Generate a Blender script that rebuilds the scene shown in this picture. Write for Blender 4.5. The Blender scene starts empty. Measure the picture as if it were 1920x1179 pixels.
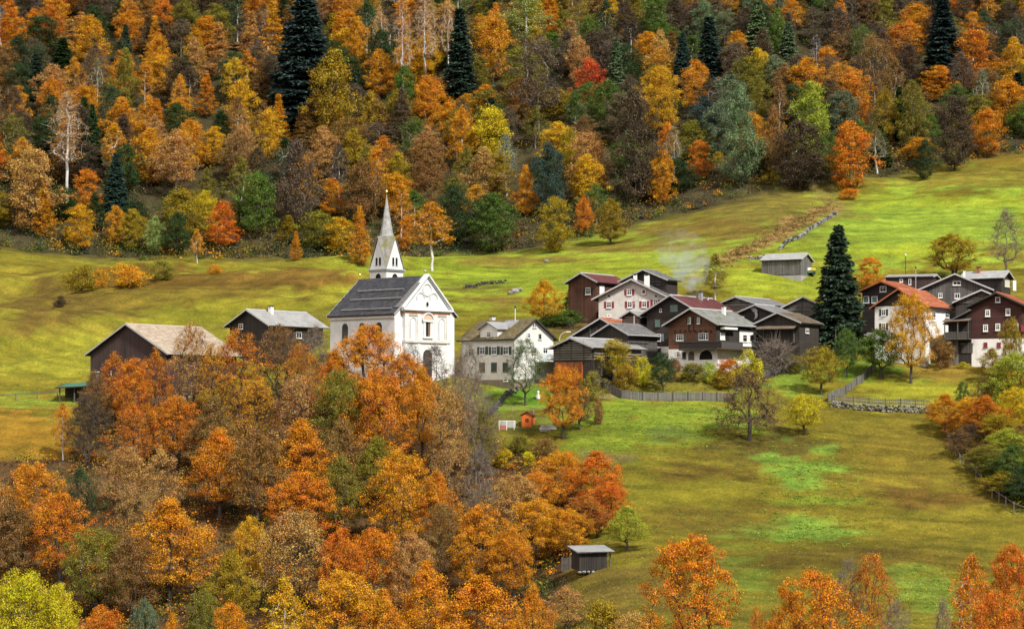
import bpy, math, random
import numpy as np
from mathutils import Vector, Matrix

SC = bpy.context.scene
COL = SC.collection
R = math.radians
F = 3900.0          # focal length in pixels of a 1920 wide picture
CX, HZ = 960.0, 760.0   # principal column and horizon row of that picture

# ------------------------------------------------------------------ camera
cam_d = bpy.data.cameras.new('camera')
cam = bpy.data.objects.new('camera', cam_d)
COL.objects.link(cam)
cam.location = (0, 0, 0)
cam.rotation_euler = (R(90), 0, 0)
cam_d.sensor_width = 36
cam_d.lens = 36 * F / 1920
cam_d.shift_y = (HZ - 589.5) / 1920
cam_d.clip_start = 1
cam_d.clip_end = 6000
SC.camera = cam

# ------------------------------------------------------------------ light
SUN_EL, SUN_AZ = 46, 40      # elevation, azimuth measured from straight behind the camera (negative: left)
w = bpy.data.worlds.new('World')
SC.world = w
w.use_nodes = True
nt = w.node_tree
bg = nt.nodes['Background']
sky = nt.nodes.new('ShaderNodeTexSky')
sky.sky_type = 'NISHITA'
sky.sun_disc = False
sky.sun_elevation = R(SUN_EL)
sky.sun_rotation = R(180 + SUN_AZ)
sky.air_density = 1.0
sky.dust_density = 4.0
sky.ozone_density = 0.6
nt.links.new(sky.outputs[0], bg.inputs[0])
bg.inputs[1].default_value = 0.066
sd = bpy.data.lights.new('sun', 'SUN')
sd.energy = 3.8
sd.angle = R(6)
sd.color = (1.0, 0.95, 0.86)
sun = bpy.data.objects.new('sun', sd)
COL.objects.link(sun)
_a = R(SUN_AZ)
_to = Vector((math.sin(_a) * math.cos(R(SUN_EL)), -math.cos(_a) * math.cos(R(SUN_EL)), math.sin(R(SUN_EL))))
sun.rotation_euler = _to.to_track_quat('Z', 'Y').to_euler()
SC.view_settings.view_transform = 'Standard'
SC.view_settings.look = 'None'
SC.view_settings.exposure = 0.78
SC.view_settings.gamma = 1
try:
    SC.view_settings.use_curve_mapping = False
except Exception:
    pass
SC.cycles.max_bounces = 5
SC.cycles.diffuse_bounces = 3
SC.cycles.glossy_bounces = 2
SC.cycles.transmission_bounces = 3
SC.cycles.volume_bounces = 1
SC.cycles.caustics_reflective = False
SC.cycles.caustics_refractive = False

# ------------------------------------------------------------------ node helpers / materials
def srgb(r, g, b):
    f = lambda c: (c / 255 / 12.92) if c / 255 < .04045 else ((c / 255 + .055) / 1.055) ** 2.4
    return (f(r), f(g), f(b))

class NT:
    def __init__(s, name):
        s.m = bpy.data.materials.new(name); s.m.use_nodes = True
        s.t = s.m.node_tree; s.n = s.t.nodes; s.l = s.t.links
        s.b = s.n['Principled BSDF']
    def new(s, typ, **kw):
        o = s.n.new(typ)
        for k, v in kw.items():
            if k.startswith('i_'):
                o.inputs[k[2:].replace('_', ' ')].default_value = v
            else:
                setattr(o, k, v)
        return o
    def link(s, a, b): s.l.new(a, b)
    def noise(s, vec, scale, detail=4, rough=.6):
        o = s.new('ShaderNodeTexNoise'); o.inputs['Scale'].default_value = scale
        o.inputs['Detail'].default_value = detail; o.inputs['Roughness'].default_value = rough
        if vec is not None: s.link(vec, o.inputs['Vector'])
        return o
    def ramp(s, fac, stops):
        o = s.new('ShaderNodeValToRGB'); e = o.color_ramp.elements
        while len(e) < len(stops): e.new(.5)
        for i, (p, c) in enumerate(stops):
            e[i].position = p; e[i].color = (c[0], c[1], c[2], 1) if not isinstance(c, (int, float)) else (c, c, c, 1)
        s.link(fac, o.inputs[0]); return o
    def mix(s, fac, a, b, blend='MIX'):
        o = s.new('ShaderNodeMix', data_type='RGBA', blend_type=blend)
        for sock, v in ((o.inputs[0], fac), (o.inputs[6], a), (o.inputs[7], b)):
            if isinstance(v, (int, float)): sock.default_value = v
            elif isinstance(v, tuple): sock.default_value = (*v[:3], 1)
            else: s.link(v, sock)
        return o.outputs[2]
    def math(s, op, a, b=None):
        o = s.new('ShaderNodeMath', operation=op)
        for i, v in enumerate((a, b)):
            if v is None: continue
            if isinstance(v, (int, float)): o.inputs[i].default_value = v
            else: s.link(v, o.inputs[i])
        return o.outputs[0]
    def bump(s, h, strength=.4, dist=.05):
        o = s.new('ShaderNodeBump'); o.inputs['Strength'].default_value = strength; o.inputs['Distance'].default_value = dist
        s.link(h, o.inputs['Height']); s.link(o.outputs[0], s.b.inputs['Normal'])

MATS = {}
def plaster(name, col, stain=(.25, .22, .18), amt=.45, rough=.9):
    m = NT(name); tc = m.new('ShaderNodeTexCoord'); ob = tc.outputs['Object']
    n1 = m.noise(ob, .9, 6, .65); n2 = m.noise(ob, 7, 4)
    mp = m.new('ShaderNodeMapping'); mp.inputs['Scale'].default_value = (2.2, 2.2, .25); m.link(ob, mp.inputs[0])
    n3 = m.noise(mp.outputs[0], 1.6, 5)
    f = m.math('MULTIPLY', m.ramp(n1.outputs[0], [(.45, 0), (.8, 1)]).outputs[0], amt)
    g = m.math('MULTIPLY', m.ramp(n3.outputs[0], [(.52, 0), (.78, 1)]).outputs[0], amt)
    c = m.mix(f, col, stain); c = m.mix(g, c, stain)
    c = m.mix(.18, c, n2.outputs[1], 'OVERLAY')
    m.link(c, m.b.inputs['Base Color']); m.b.inputs['Roughness'].default_value = rough
    m.bump(n2.outputs[0], .25, .03)
    MATS[name] = m.m; return m.m

def boards(name, cols, width=.2, horizontal=False, rough=.85):
    """weathered boards: colour per board plus grain along the board"""
    m = NT(name); tc = m.new('ShaderNodeTexCoord'); ob = tc.outputs['Object']
    sp = m.new('ShaderNodeSeparateXYZ'); m.link(ob, sp.inputs[0])
    xy = m.math('ADD', sp.outputs[0], sp.outputs[1])
    k = sp.outputs[2] if horizontal else xy
    q = m.math('DIVIDE', k, width)
    idx = m.math('FLOOR', q); fr = m.math('FRACT', q)
    wn = m.new('ShaderNodeTexWhiteNoise', noise_dimensions='1D'); m.link(idx, wn.inputs['W'])
    mp = m.new('ShaderNodeMapping'); mp.inputs['Scale'].default_value = (.6, .6, 9) if horizontal else (9, 9, .6)
    m.link(ob, mp.inputs[0])
    gr = m.noise(mp.outputs[0], 1.5, 5, .7)
    big = m.noise(ob, .5, 3)
    base = m.ramp(m.math('MULTIPLY', m.math('ADD', wn.outputs[0], m.math('MULTIPLY', gr.outputs[0], 1.2)), .46), [(0, cols[0]), (.5, cols[1]), (1, cols[2])]).outputs[0]
    base = m.mix(m.math('MULTIPLY', m.ramp(big.outputs[0], [(.45, 0), (.7, 1)]).outputs[0], .4), base, cols[2])
    edge = m.math('LESS_THAN', m.math('ABSOLUTE', m.math('SUBTRACT', fr, .5)), .44)
    c = m.mix(edge, tuple(x * .25 for x in cols[0]), base)
    m.link(c, m.b.inputs['Base Color']); m.b.inputs['Roughness'].default_value = rough
    h = m.math('ADD', edge, m.math('MULTIPLY', gr.outputs[0], .4)); m.bump(h, .6, .03)
    MATS[name] = m.m; return m.m

def patchy(name, cols, scale=1.2, rough=.7, metal=0., bump=.3, moss=None, mossamt=.5, spec=.4):
    m = NT(name); tc = m.new('ShaderNodeTexCoord'); ob = tc.outputs['Object']
    oi = m.new('ShaderNodeObjectInfo')
    va = m.new('ShaderNodeVectorMath', operation='ADD'); m.link(ob, va.inputs[0]); m.link(oi.outputs['Location'], va.inputs[1])
    n1 = m.noise(va.outputs[0], scale, 6, .7); n2 = m.noise(va.outputs[0], scale * 7, 3)
    isl = m.new('ShaderNodeNewGeometry')
    f = m.math('ADD', m.math('MULTIPLY', n1.outputs[0], .75), m.math('MULTIPLY', isl.outputs['Random Per Island'], .3))
    c = m.ramp(f, [(.25, cols[0]), (.5, cols[1]), (.78, cols[2])]).outputs[0]
    c = m.mix(.15, c, n2.outputs[1], 'OVERLAY')
    if moss:
        n3 = m.noise(va.outputs[0], scale * .6, 5, .7)
        c = m.mix(m.ramp(n3.outputs[0], [(.62 - mossamt * .3, 0), (.78 - mossamt * .25, 1)]).outputs[0], c, moss)
    m.link(c, m.b.inputs['Base Color']); m.b.inputs['Roughness'].default_value = rough
    m.b.inputs['Metallic'].default_value = metal; m.b.inputs['Specular IOR Level'].default_value = spec
    m.bump(n2.outputs[0], bump, .03)
    MATS[name] = m.m; return m.m

plaster('plaster_white', (.76, .76, .74), (.42, .38, .33), .42)
plaster('plaster_offwhite', (.64, .63, .60), (.36, .33, .29), .5)
plaster('plaster_church', (.70, .71, .71), (.42, .39, .35), .5)
plaster('plaster_grey', (.52, .505, .47), (.28, .25, .21), .5)
plaster('plaster_cream', (.60, .58, .53), (.34, .31, .26), .45)
plaster('concrete', (.32, .32, .31), (.15, .15, .13), .5)
plaster('plinth_brown', (.24, .19, .14), (.12, .10, .08), .5)
plaster('terracotta', (.50, .23, .12), (.30, .18, .12), .5)
plaster('blue_white', (.60, .65, .68), (.5, .5, .48), .2)
boards('boards_purple', ((.026, .015, .014), (.048, .027, .025), (.075, .044, .040)), .22)
boards('boards_rust', ((.028, .012, .008), (.070, .026, .015), (.15, .058, .032)), .2)
boards('boards_dark', ((.014, .011, .010), (.030, .023, .019), (.055, .045, .038)), .2)
boards('logs_dark', ((.012, .009, .008), (.030, .021, .016), (.055, .040, .032)), .2, True)
boards('logs_red', ((.022, .007, .007), (.055, .015, .013), (.085, .026, .020)), .19, True)
boards('logs_brown', ((.075, .030, .016), (.14, .060, .032), (.19, .085, .05)), .21, True)
boards('boards_grey', ((.055, .051, .048), (.125, .118, .112), (.24, .23, .22)), .17)
boards('boards_weather', ((.036, .032, .029), (.080, .073, .068), (.16, .15, .14)), .2)
boards('boards_orange', ((.20, .055, .014), (.32, .09, .020), (.42, .13, .03)), .18)
boards('fence_grey', ((.075, .07, .064), (.15, .143, .132), (.25, .24, .225)), .14)
boards('slat_wood', ((.10, .085, .07), (.20, .175, .15), (.32, .29, .26)), .3, True)
patchy('roof_slate', ((.024, .024, .028), (.042, .042, .047), (.068, .068, .073)), 1.4, .65)
patchy('roof_verge_stone', ((.06, .06, .06), (.13, .13, .13), (.22, .22, .21)), 3, .8)
patchy('roof_metal', ((.16, .165, .17), (.25, .255, .26), (.36, .365, .37)), .8, .5, .0, .12, None, .3, .5)
patchy('roof_metal_light', ((.19, .19, .185), (.29, .29, .285), (.42, .42, .41)), .7, .55, .0, .15)
patchy('roof_metal_mossy', ((.14, .15, .14), (.22, .23, .22), (.32, .33, .32)), .9, .6, .0, .12, (.13, .13, .03), .38)
patchy('roof_red_metal', ((.085, .030, .030), (.14, .048, .048), (.19, .075, .072)), .7, .55, 0, .1)
patchy('roof_tile_red', ((.17, .048, .022), (.32, .095, .042), (.46, .17, .085)), .9, .8)
patchy('roof_tile_beige', ((.24, .185, .135), (.36, .29, .22), (.47, .39, .31)), .6, .85)
patchy('roof_tile_grey', ((.075, .072, .07), (.13, .126, .125), (.20, .195, .19)), 1.0, .85)
patchy('roof_tile_brown', ((.06, .045, .032), (.12, .09, .065), (.19, .15, .115)), 1.0, .85, 0, .3, (.15, .13, .025), .3)
patchy('roof_moss', ((.055, .045, .028), (.11, .088, .040), (.20, .175, .125)), 1.3, .95, 0, .5, (.15, .11, .025), .45)
patchy('roof_green', ((.035, .10, .065), (.055, .15, .095), (.08, .20, .13)), .8, .5, 0, .1)
patchy('spire_shingle', ((.19, .19, .19), (.30, .30, .295), (.42, .42, .41)), 1.4, .75, 0, .4)
patchy('spire_skirt', ((.13, .13, .12), (.21, .205, .19), (.30, .29, .27)), 1.4, .8, 0, .4, (.16, .155, .03), .45)
patchy('trim_grey', ((.27, .27, .27), (.36, .36, .36), (.44, .44, .44)), 2, .6)
patchy('trim_dark', ((.02, .018, .016), (.03, .027, .024), (.05, .045, .04)), 2, .7)
patchy('white_paint', ((.62, .62, .60), (.74, .74, .72), (.80, .80, .78)), 2, .6, 0, .05)
patchy('red_paint', ((.14, .016, .02), (.20, .025, .03), (.26, .04, .045)), 2, .6, 0, .05)
patchy('green_paint', ((.012, .028, .022), (.02, .045, .034), (.035, .065, .05)), 2, .6, 0, .05)
patchy('pale_green_paint', ((.07, .11, .095), (.10, .155, .135), (.14, .20, .18)), 2, .6, 0, .05)
patchy('blue_grey_paint', ((.12, .17, .20), (.17, .23, .27), (.22, .29, .33)), 2, .6, 0, .05)
patchy('brown_paint', ((.07, .05, .038), (.11, .08, .06), (.15, .11, .085)), 2, .7, 0, .05)
patchy('cream_paint', ((.42, .40, .32), (.52, .50, .42), (.6, .58, .5)), 2, .7, 0, .05)
patchy('orange_paint', ((.42, .085, .012), (.56, .12, .018), (.66, .17, .03)), 2, .6, 0, .1)
patchy('yellow_paint', ((.55, .30, .01), (.65, .38, .02), (.7, .45, .05)), 2, .6, 0, .1)
patchy('machine_green', ((.02, .10, .035), (.035, .15, .05), (.05, .2, .08)), 2, .5, 0, .1)
patchy('stone', ((.10, .098, .092), (.21, .205, .195), (.36, .35, .335)), 1.5, .95, 0, .6)
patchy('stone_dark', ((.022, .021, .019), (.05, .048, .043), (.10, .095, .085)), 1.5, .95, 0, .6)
plaster('terracotta_pale', (.58, .42, .31), (.40, .30, .22), .4)
patchy('brick', ((.22, .07, .04), (.33, .12, .07), (.42, .2, .13)), 3, .9)
patchy('gold', ((.55, .33, .08), (.65, .42, .12), (.75, .5, .18)), 2, .3, .9, .05)
patchy('rubber', ((.01, .01, .01), (.02, .02, .02), (.03, .03, .03)), 2, .8)
patchy('soil_dark', ((.018, .014, .010), (.032, .026, .018), (.06, .05, .035)), 1.5, 1.0, 0, .6)
patchy('bark', ((.030, .024, .019), (.060, .050, .041), (.115, .10, .085)), 1.3, .95, 0, .5)
patchy('bark_pale', ((.10, .080, .062), (.17, .140, .112), (.28, .240, .200)), 1.3, .95, 0, .5)
patchy('bark_birch', ((.18, .17, .16), (.48, .47, .45), (.66, .65, .63)), 2.2, .8, 0, .3)
def glass():
    m = NT('window_glass'); m.b.inputs['Base Color'].default_value = (.025, .03, .035, 1)
    m.b.inputs['Roughness'].default_value = .08; m.b.inputs['Specular IOR Level'].default_value = .6
    MATS['glass'] = m.m
    m = NT('dark_opening'); m.b.inputs['Base Color'].default_value = (.008, .007, .006, 1); m.b.inputs['Roughness'].default_value = 1
    MATS['dark'] = m.m
    m = NT('balcony_glass'); m.b.inputs['Base Color'].default_value = (.55, .62, .64, 1); m.b.inputs['Roughness'].default_value = .2
    m.b.inputs['Alpha'].default_value = .85
    MATS['balcony_glass'] = m.m
glass()

def leaf_material(name, attr):
    m = NT(name)
    if attr:
        a = m.new('ShaderNodeAttribute', attribute_name='Col'); col = a.outputs['Color']; rnd = a.outputs['Alpha']
        tc = m.new('ShaderNodeNewGeometry'); pos = tc.outputs['Position']
    else:
        oi = m.new('ShaderNodeObjectInfo'); col = oi.outputs['Color']
        t2 = m.new('ShaderNodeTexCoord')
        va = m.new('ShaderNodeVectorMath', operation='ADD'); m.link(t2.outputs['Object'], va.inputs[0]); m.link(oi.outputs['Location'], va.inputs[1])
        pos = va.outputs[0]
    g = m.new('ShaderNodeNewGeometry'); isl = g.outputs['Random Per Island']
    n = m.noise(pos, .42, 3, .55)
    wn = m.new('ShaderNodeTexWhiteNoise', noise_dimensions='1D'); m.link(isl, wn.inputs['W'])
    hue = m.math('ADD', m.math('ADD', .5 - .016 - .038, m.math('MULTIPLY', wn.outputs[0], .036)), m.math('MULTIPLY', n.outputs[0], .08))
    n9 = m.noise(pos, .75, 2, .5)
    val = m.math('MULTIPLY', m.math('ADD', .80, m.math('MULTIPLY', isl, .40)), m.math('ADD', .62, m.math('MULTIPLY', m.ramp(n9.outputs[0], [(.3, 0.), (.7, 1.)]).outputs[0], .76)))
    sat = m.math('ADD', .94, m.math('MULTIPLY', wn.outputs[0], .12))
    hs = m.new('ShaderNodeHueSaturation')
    m.link(hue, hs.inputs['Hue']); m.link(val, hs.inputs['Value']); m.link(sat, hs.inputs['Saturation']); m.link(col, hs.inputs['Color'])
    m.link(hs.outputs[0], m.b.inputs['Base Color'])
    m.b.inputs['Roughness'].default_value = .55; m.b.inputs['Specular IOR Level'].default_value = .25
    tr = m.new('ShaderNodeBsdfTranslucent'); m.link(hs.outputs[0], tr.inputs[0])
    mx = m.new('ShaderNodeMixShader'); mx.inputs[0].default_value = .28
    m.link(m.b.outputs[0], mx.inputs[1]); m.link(tr.outputs[0], mx.inputs[2])
    m.link(mx.outputs[0], m.n['Material Output'].inputs[0])
    MATS[name] = m.m
leaf_material('leaf', False)
leaf_material('leaf_attr', True)

# ------------------------------------------------------------------ mesh helpers
def mesh_np(name, V, Fs, mats, midx=None, col=None):
    """V (n,3); Fs list of (m,k) arrays"""
    me = bpy.data.meshes.new(name)
    V = np.asarray(V, np.float32)
    me.vertices.add(len(V)); me.vertices.foreach_set('co', V.ravel())
    loops = np.concatenate([f.ravel() for f in Fs]).astype(np.int32)
    tot = np.concatenate([np.full(len(f), f.shape[1], np.int32) for f in Fs])
    start = np.concatenate([[0], np.cumsum(tot)[:-1]]).astype(np.int32)
    me.loops.add(len(loops)); me.loops.foreach_set('vertex_index', loops)
    me.polygons.add(len(tot)); me.polygons.foreach_set('loop_start', start)
    try: me.polygons.foreach_set('loop_total', tot)
    except Exception: pass
    for m in mats: me.materials.append(MATS[m] if isinstance(m, str) else m)
    if midx is not None: me.polygons.foreach_set('material_index', np.asarray(midx, np.int32))
    if col is not None:
        at = me.color_attributes.new('Col', 'FLOAT_COLOR', 'POINT')
        at.data.foreach_set('color', np.asarray(col, np.float32).ravel())
    me.update(calc_edges=True)
    return me

def link(name, me, parent=None, loc=(0, 0, 0)):
    o = bpy.data.objects.new(name, me); COL.objects.link(o)
    if parent is not None: o.parent = parent
    o.location = loc
    return o

THINGS = []
def tag(o, label, cat, group=None, kind=None):
    if label: o['label'] = label
    if cat: o['category'] = cat
    if group: o['group'] = group
    if kind: o['kind'] = kind
    if cat and not kind: THINGS.append(o)
    return o
def thing(name, label, cat, loc=(0, 0, 0), rz=0, group=None):
    o = bpy.data.objects.new(name, None); COL.objects.link(o)
    o.empty_display_size = .3
    o.location = loc; o.rotation_euler = (0, 0, rz)
    return tag(o, label, cat, group)

class MB:
    def __init__(s): s.v = []; s.f = []; s.m = []
    def poly(s, pts, mi=0):
        i = len(s.v); s.v += [tuple(p) for p in pts]; s.f.append(tuple(range(i, i + len(pts)))); s.m.append(mi); return s
    def hexa(s, p, mi=0):
        i = len(s.v); s.v += [tuple(q) for q in p]
        for f in ((0, 3, 2, 1), (4, 5, 6, 7), (0, 1, 5, 4), (1, 2, 6, 5), (2, 3, 7, 6), (3, 0, 4, 7)):
            s.f.append(tuple(i + k for k in f)); s.m.append(mi)
        return s
    def box(s, x0, x1, y0, y1, z0, z1, mi=0):
        return s.hexa([(x0, y0, z0), (x1, y0, z0), (x1, y1, z0), (x0, y1, z0), (x0, y0, z1), (x1, y0, z1), (x1, y1, z1), (x0, y1, z1)], mi)
    def prism(s, poly, axis_vec, mi=0):
        """poly: list of 3D points (closed outline), extruded by axis_vec"""
        n = len(poly); i = len(s.v); a = Vector(axis_vec)
        s.v += [tuple(p) for p in poly]; s.v += [tuple(Vector(p) + a) for p in poly]
        s.f.append(tuple(range(i, i + n))[::-1]); s.m.append(mi)
        s.f.append(tuple(range(i + n, i + 2 * n))); s.m.append(mi)
        for k in range(n):
            j = (k + 1) % n
            s.f.append((i + k, i + j, i + n + j, i + n + k)); s.m.append(mi)
        return s
    def tube(s, p, q, r0, r1, k=6, mi=0):
        p = Vector(p); q = Vector(q); d = (q - p).normalized()
        a = d.cross(Vector((0, 0, 1)) if abs(d.z) < .9 else Vector((1, 0, 0))).normalized(); b = d.cross(a)
        i = len(s.v)
        for c, r in ((p, r0), (q, r1)):
            for j in range(k):
                t = 2 * math.pi * j / k
                s.v.append(tuple(c + a * (r * math.cos(t)) + b * (r * math.sin(t))))
        for j in range(k):
            n = (j + 1) % k
            s.f.append((i + j, i + n, i + k + n, i + k + j)); s.m.append(mi)
        s.f.append(tuple(range(i, i + k))[::-1]); s.m.append(mi); s.f.append(tuple(range(i + k, i + 2 * k))); s.m.append(mi)
        return s
    def path(s, pts, r, k=6, mi=0):
        for a, b in zip(pts[:-1], pts[1:]): s.tube(a, b, r, r, k, mi)
        return s
    def lathe(s, prof, c=(0, 0, 0), k=12, mi=0):
        i = len(s.v); n = len(prof)
        for (r, z) in prof:
            for j in range(k):
                t = 2 * math.pi * j / k
                s.v.append((c[0] + r * math.cos(t), c[1] + r * math.sin(t), c[2] + z))
        for a in range(n - 1):
            for j in range(k):
                q = (j + 1) % k
                s.f.append((i + a * k + j, i + a * k + q, i + (a + 1) * k + q, i + (a + 1) * k + j)); s.m.append(mi)
        return s
    def mesh(s, name, *mats):
        me = bpy.data.meshes.new(name); me.from_pydata(s.v, [], s.f)
        for m in mats: me.materials.append(MATS[m])
        me.polygons.foreach_set('material_index', s.m); me.update(); return me
    def build(s, name, mats, parent=None, loc=(0, 0, 0)):
        if isinstance(mats, str): mats = (mats,)
        return link(name, s.mesh(name, *mats), parent, loc)

# ------------------------------------------------------------------ terrain
TCOL = [-600, 0, 200, 450, 700, 950, 1040, 1110, 1250, 1450, 1650, 1850, 2100, 2700]
TP = {
 -600: [(100,2000),(150,1640),(180,1470),(205,1305),(228,1150),(245,1035),(265,885),(285,775),(297,745),(310,715),(335,645),(365,580),(400,515),(440,455)],
 0: [(100,2000),(150,1640),(180,1470),(205,1305),(228,1150),(245,1035),(265,885),(283,790),(290,768),(297,760),(310,715),(335,645),(365,580),(400,520),(440,462)],
 200: [(100,2000),(150,1640),(180,1470),(205,1305),(228,1150),(245,1035),(265,895),(285,790),(297,748),(310,715),(335,645),(365,575),(400,520),(440,475)],
 450: [(100,2000),(150,1640),(180,1470),(205,1305),(228,1150),(245,1035),(265,895),(285,800),(300,725),(315,680),(340,620),(370,560),(405,508),(440,492)],
 700: [(100,2000),(150,1640),(180,1470),(205,1305),(228,1150),(245,1035),(265,895),(285,780),(298,710),(315,670),(340,600),(370,545),(405,505),(440,486)],
 950: [(100,2000),(150,1640),(180,1470),(205,1305),(228,1150),(245,1035),(264,890),(276,805),(290,750),(300,727),(315,685),(340,590),(370,540),(410,500),(440,470)],
 1040: [(100,1950),(150,1560),(180,1350),(205,1210),(228,1090),(245,1000),(264,865),(278,795),(291,737),(302,700),(318,655),(340,580),(370,535),(410,492),(440,457)],
 1110: [(100,1900),(150,1500),(180,1255),(195,1185),(215,1095),(240,985),(262,850),(280,780),(292,735),(303,690),(320,640),(340,575),(370,530),(410,485),(440,445)],
 1250: [(100,1900),(150,1500),(180,1255),(195,1185),(215,1095),(240,985),(262,860),(280,778),(290,743),(301,690),(315,650),(335,590),(370,525),(410,470),(450,412)],
 1450: [(100,1900),(150,1500),(180,1255),(195,1185),(215,1095),(240,985),(262,865),(280,785),(290,742),(303,688),(320,635),(345,570),(375,500),(410,440),(455,345)],
 1650: [(100,1900),(150,1500),(180,1255),(195,1185),(215,1095),(240,985),(262,870),(280,790),(286,765),(300,710),(312,665),(335,600),(370,520),(410,440),(465,340)],
 1850: [(100,1900),(150,1500),(180,1255),(195,1185),(215,1095),(240,985),(262,870),(280,790),(290,740),(302,682),(315,650),(340,580),(375,490),(420,400),(480,285)],
 2100: [(100,1900),(150,1500),(180,1255),(195,1185),(215,1095),(240,985),(262,870),(280,790),(290,735),(302,675),(315,640),(340,570),(375,480),(420,390),(480,255)],
 2700: [(100,1900),(150,1500),(180,1255),(195,1185),(215,1095),(240,985),(262,870),(280,790),(290,735),(302,675),(315,640),(340,570),(375,480),(420,390),(480,255)],
}
_YS = np.arange(10, 1000, 1.0)
_TT = []
TREELINE = []
for c in TCOL:
    p = TP[c]; ys = [a for a, b in p]; zs = [(HZ - b) / F * a for a, b in p]
    y1, z1 = ys[-1], zs[-1]; TREELINE.append(y1)
    ys = [10, 60] + ys + [y1 + 18, y1 + 240, y1 + 400, 1300]
    zs = [-52, -38] + zs + [z1 + 10.5, z1 + 10.5 + 222 * .62, z1 + 190, z1 + 220]
    z = np.interp(_YS, ys, zs)
    k = np.exp(-.5 * (np.arange(-12, 13) / 3.2) ** 2); k /= k.sum()
    z = np.convolve(np.pad(z, 12, mode='edge'), k, 'valid')
    _TT.append(z)
_TT = np.array(_TT)
# resample columns densely and smooth
_PX = np.arange(-600, 2701, 20.0)
_G = np.array([np.interp(_PX, TCOL, _TT[:, j]) for j in range(len(_YS))]).T
k = np.exp(-.5 * (np.arange(-8, 9) / 3.2) ** 2); k /= k.sum()
_G = np.array([np.convolve(np.pad(_G[:, j], 8, mode='edge'), k, 'valid') for j in range(_G.shape[1])]).T

_rng0 = np.random.default_rng(5)
_NZ = _rng0.random((256, 256))
def vnoise(x, y):
    xi = np.floor(x).astype(int); yi = np.floor(y).astype(int); fx = x - xi; fy = y - yi
    fx = fx * fx * (3 - 2 * fx); fy = fy * fy * (3 - 2 * fy)
    g = lambda a, b: _NZ[a & 255, b & 255]
    return (g(xi, yi) * (1 - fx) + g(xi + 1, yi) * fx) * (1 - fy) + (g(xi, yi + 1) * (1 - fx) + g(xi + 1, yi + 1) * fx) * fy - .5

def terr(x, y):
    x = np.asarray(x, float); y = np.asarray(y, float)
    px = np.clip(CX + F * x / np.maximum(y, 30), -599, 2699); yy = np.clip(y, 10.5, 997)
    i = (px + 600) / 20; i0 = np.floor(i).astype(int); fi = i - i0
    j = yy - 10; j0 = np.floor(j).astype(int); fj = j - j0
    z = (_G[i0, j0] * (1 - fi) + _G[i0 + 1, j0] * fi) * (1 - fj) + (_G[i0, j0 + 1] * (1 - fi) + _G[i0 + 1, j0 + 1] * fi) * fj
    # gentle folds; stronger on the open left meadow and the upper slopes
    amp = np.clip((y - 318) / 40, 0, 1) * .9 + .25
    lf = np.clip((900 - px) / 150, 0, 1) * np.clip((y - 300) / 25, 0, 1) * np.clip((425 - y) / 15, 0, 1)
    q = y * .8 - x * .32
    z = z + lf * (4.6 * vnoise(x / 34 + 2.1, q / 13 + .4) + 2.4 * vnoise(x / 15 + 9.1, q / 6 + 4.4) + .7 * vnoise(x / 6 + 3.3, q / 2.6 + 1.4)) + lf * 2.8 * np.exp(-((y - 388 - 5 * vnoise(x / 20, x * 0)) / 7.5) ** 2) * np.clip((700 - px) / 60, 0, 1) * np.clip((px - 60) / 80, 0, 1)
    z = z + .42 * vnoise(x / 11, (y + .25 * x) / 1.5) * np.clip((y - 200) / 20, 0, 1) * np.clip((440 - y) / 20, 0, 1)
    z = z + amp * (vnoise(x / 26 + 7.3, y / 9 + 3.1) * 2.2 + vnoise(x / 9 + 1.3, y / 5 + 8.1) * .6) + .12 * vnoise(x / 2.2, y / 2.0)
    return z
def tz(x, y): return float(terr(np.array([x]), np.array([y]))[0])
def ground_at(px, py, y0=150, y1=640):
    ys = np.arange(y0, y1, .25); xs = (px - CX) / F * ys; zr = (HZ - py) / F * ys
    d = terr(xs, ys) - zr
    k = np.nonzero(d >= 0)[0]
    j = k[0] if len(k) else len(ys) - 1
    return Vector((xs[j], ys[j], float(terr(xs[j:j + 1], ys[j:j + 1])[0])))
def at(px, py, Y): return Vector(((px - CX) / F * Y, Y, (HZ - py) / F * Y))
def proj(p): return (CX + F * p[0] / p[1], HZ - F * p[2] / p[1])

def treeline(px): return np.interp(px, TCOL, TREELINE)

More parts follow.
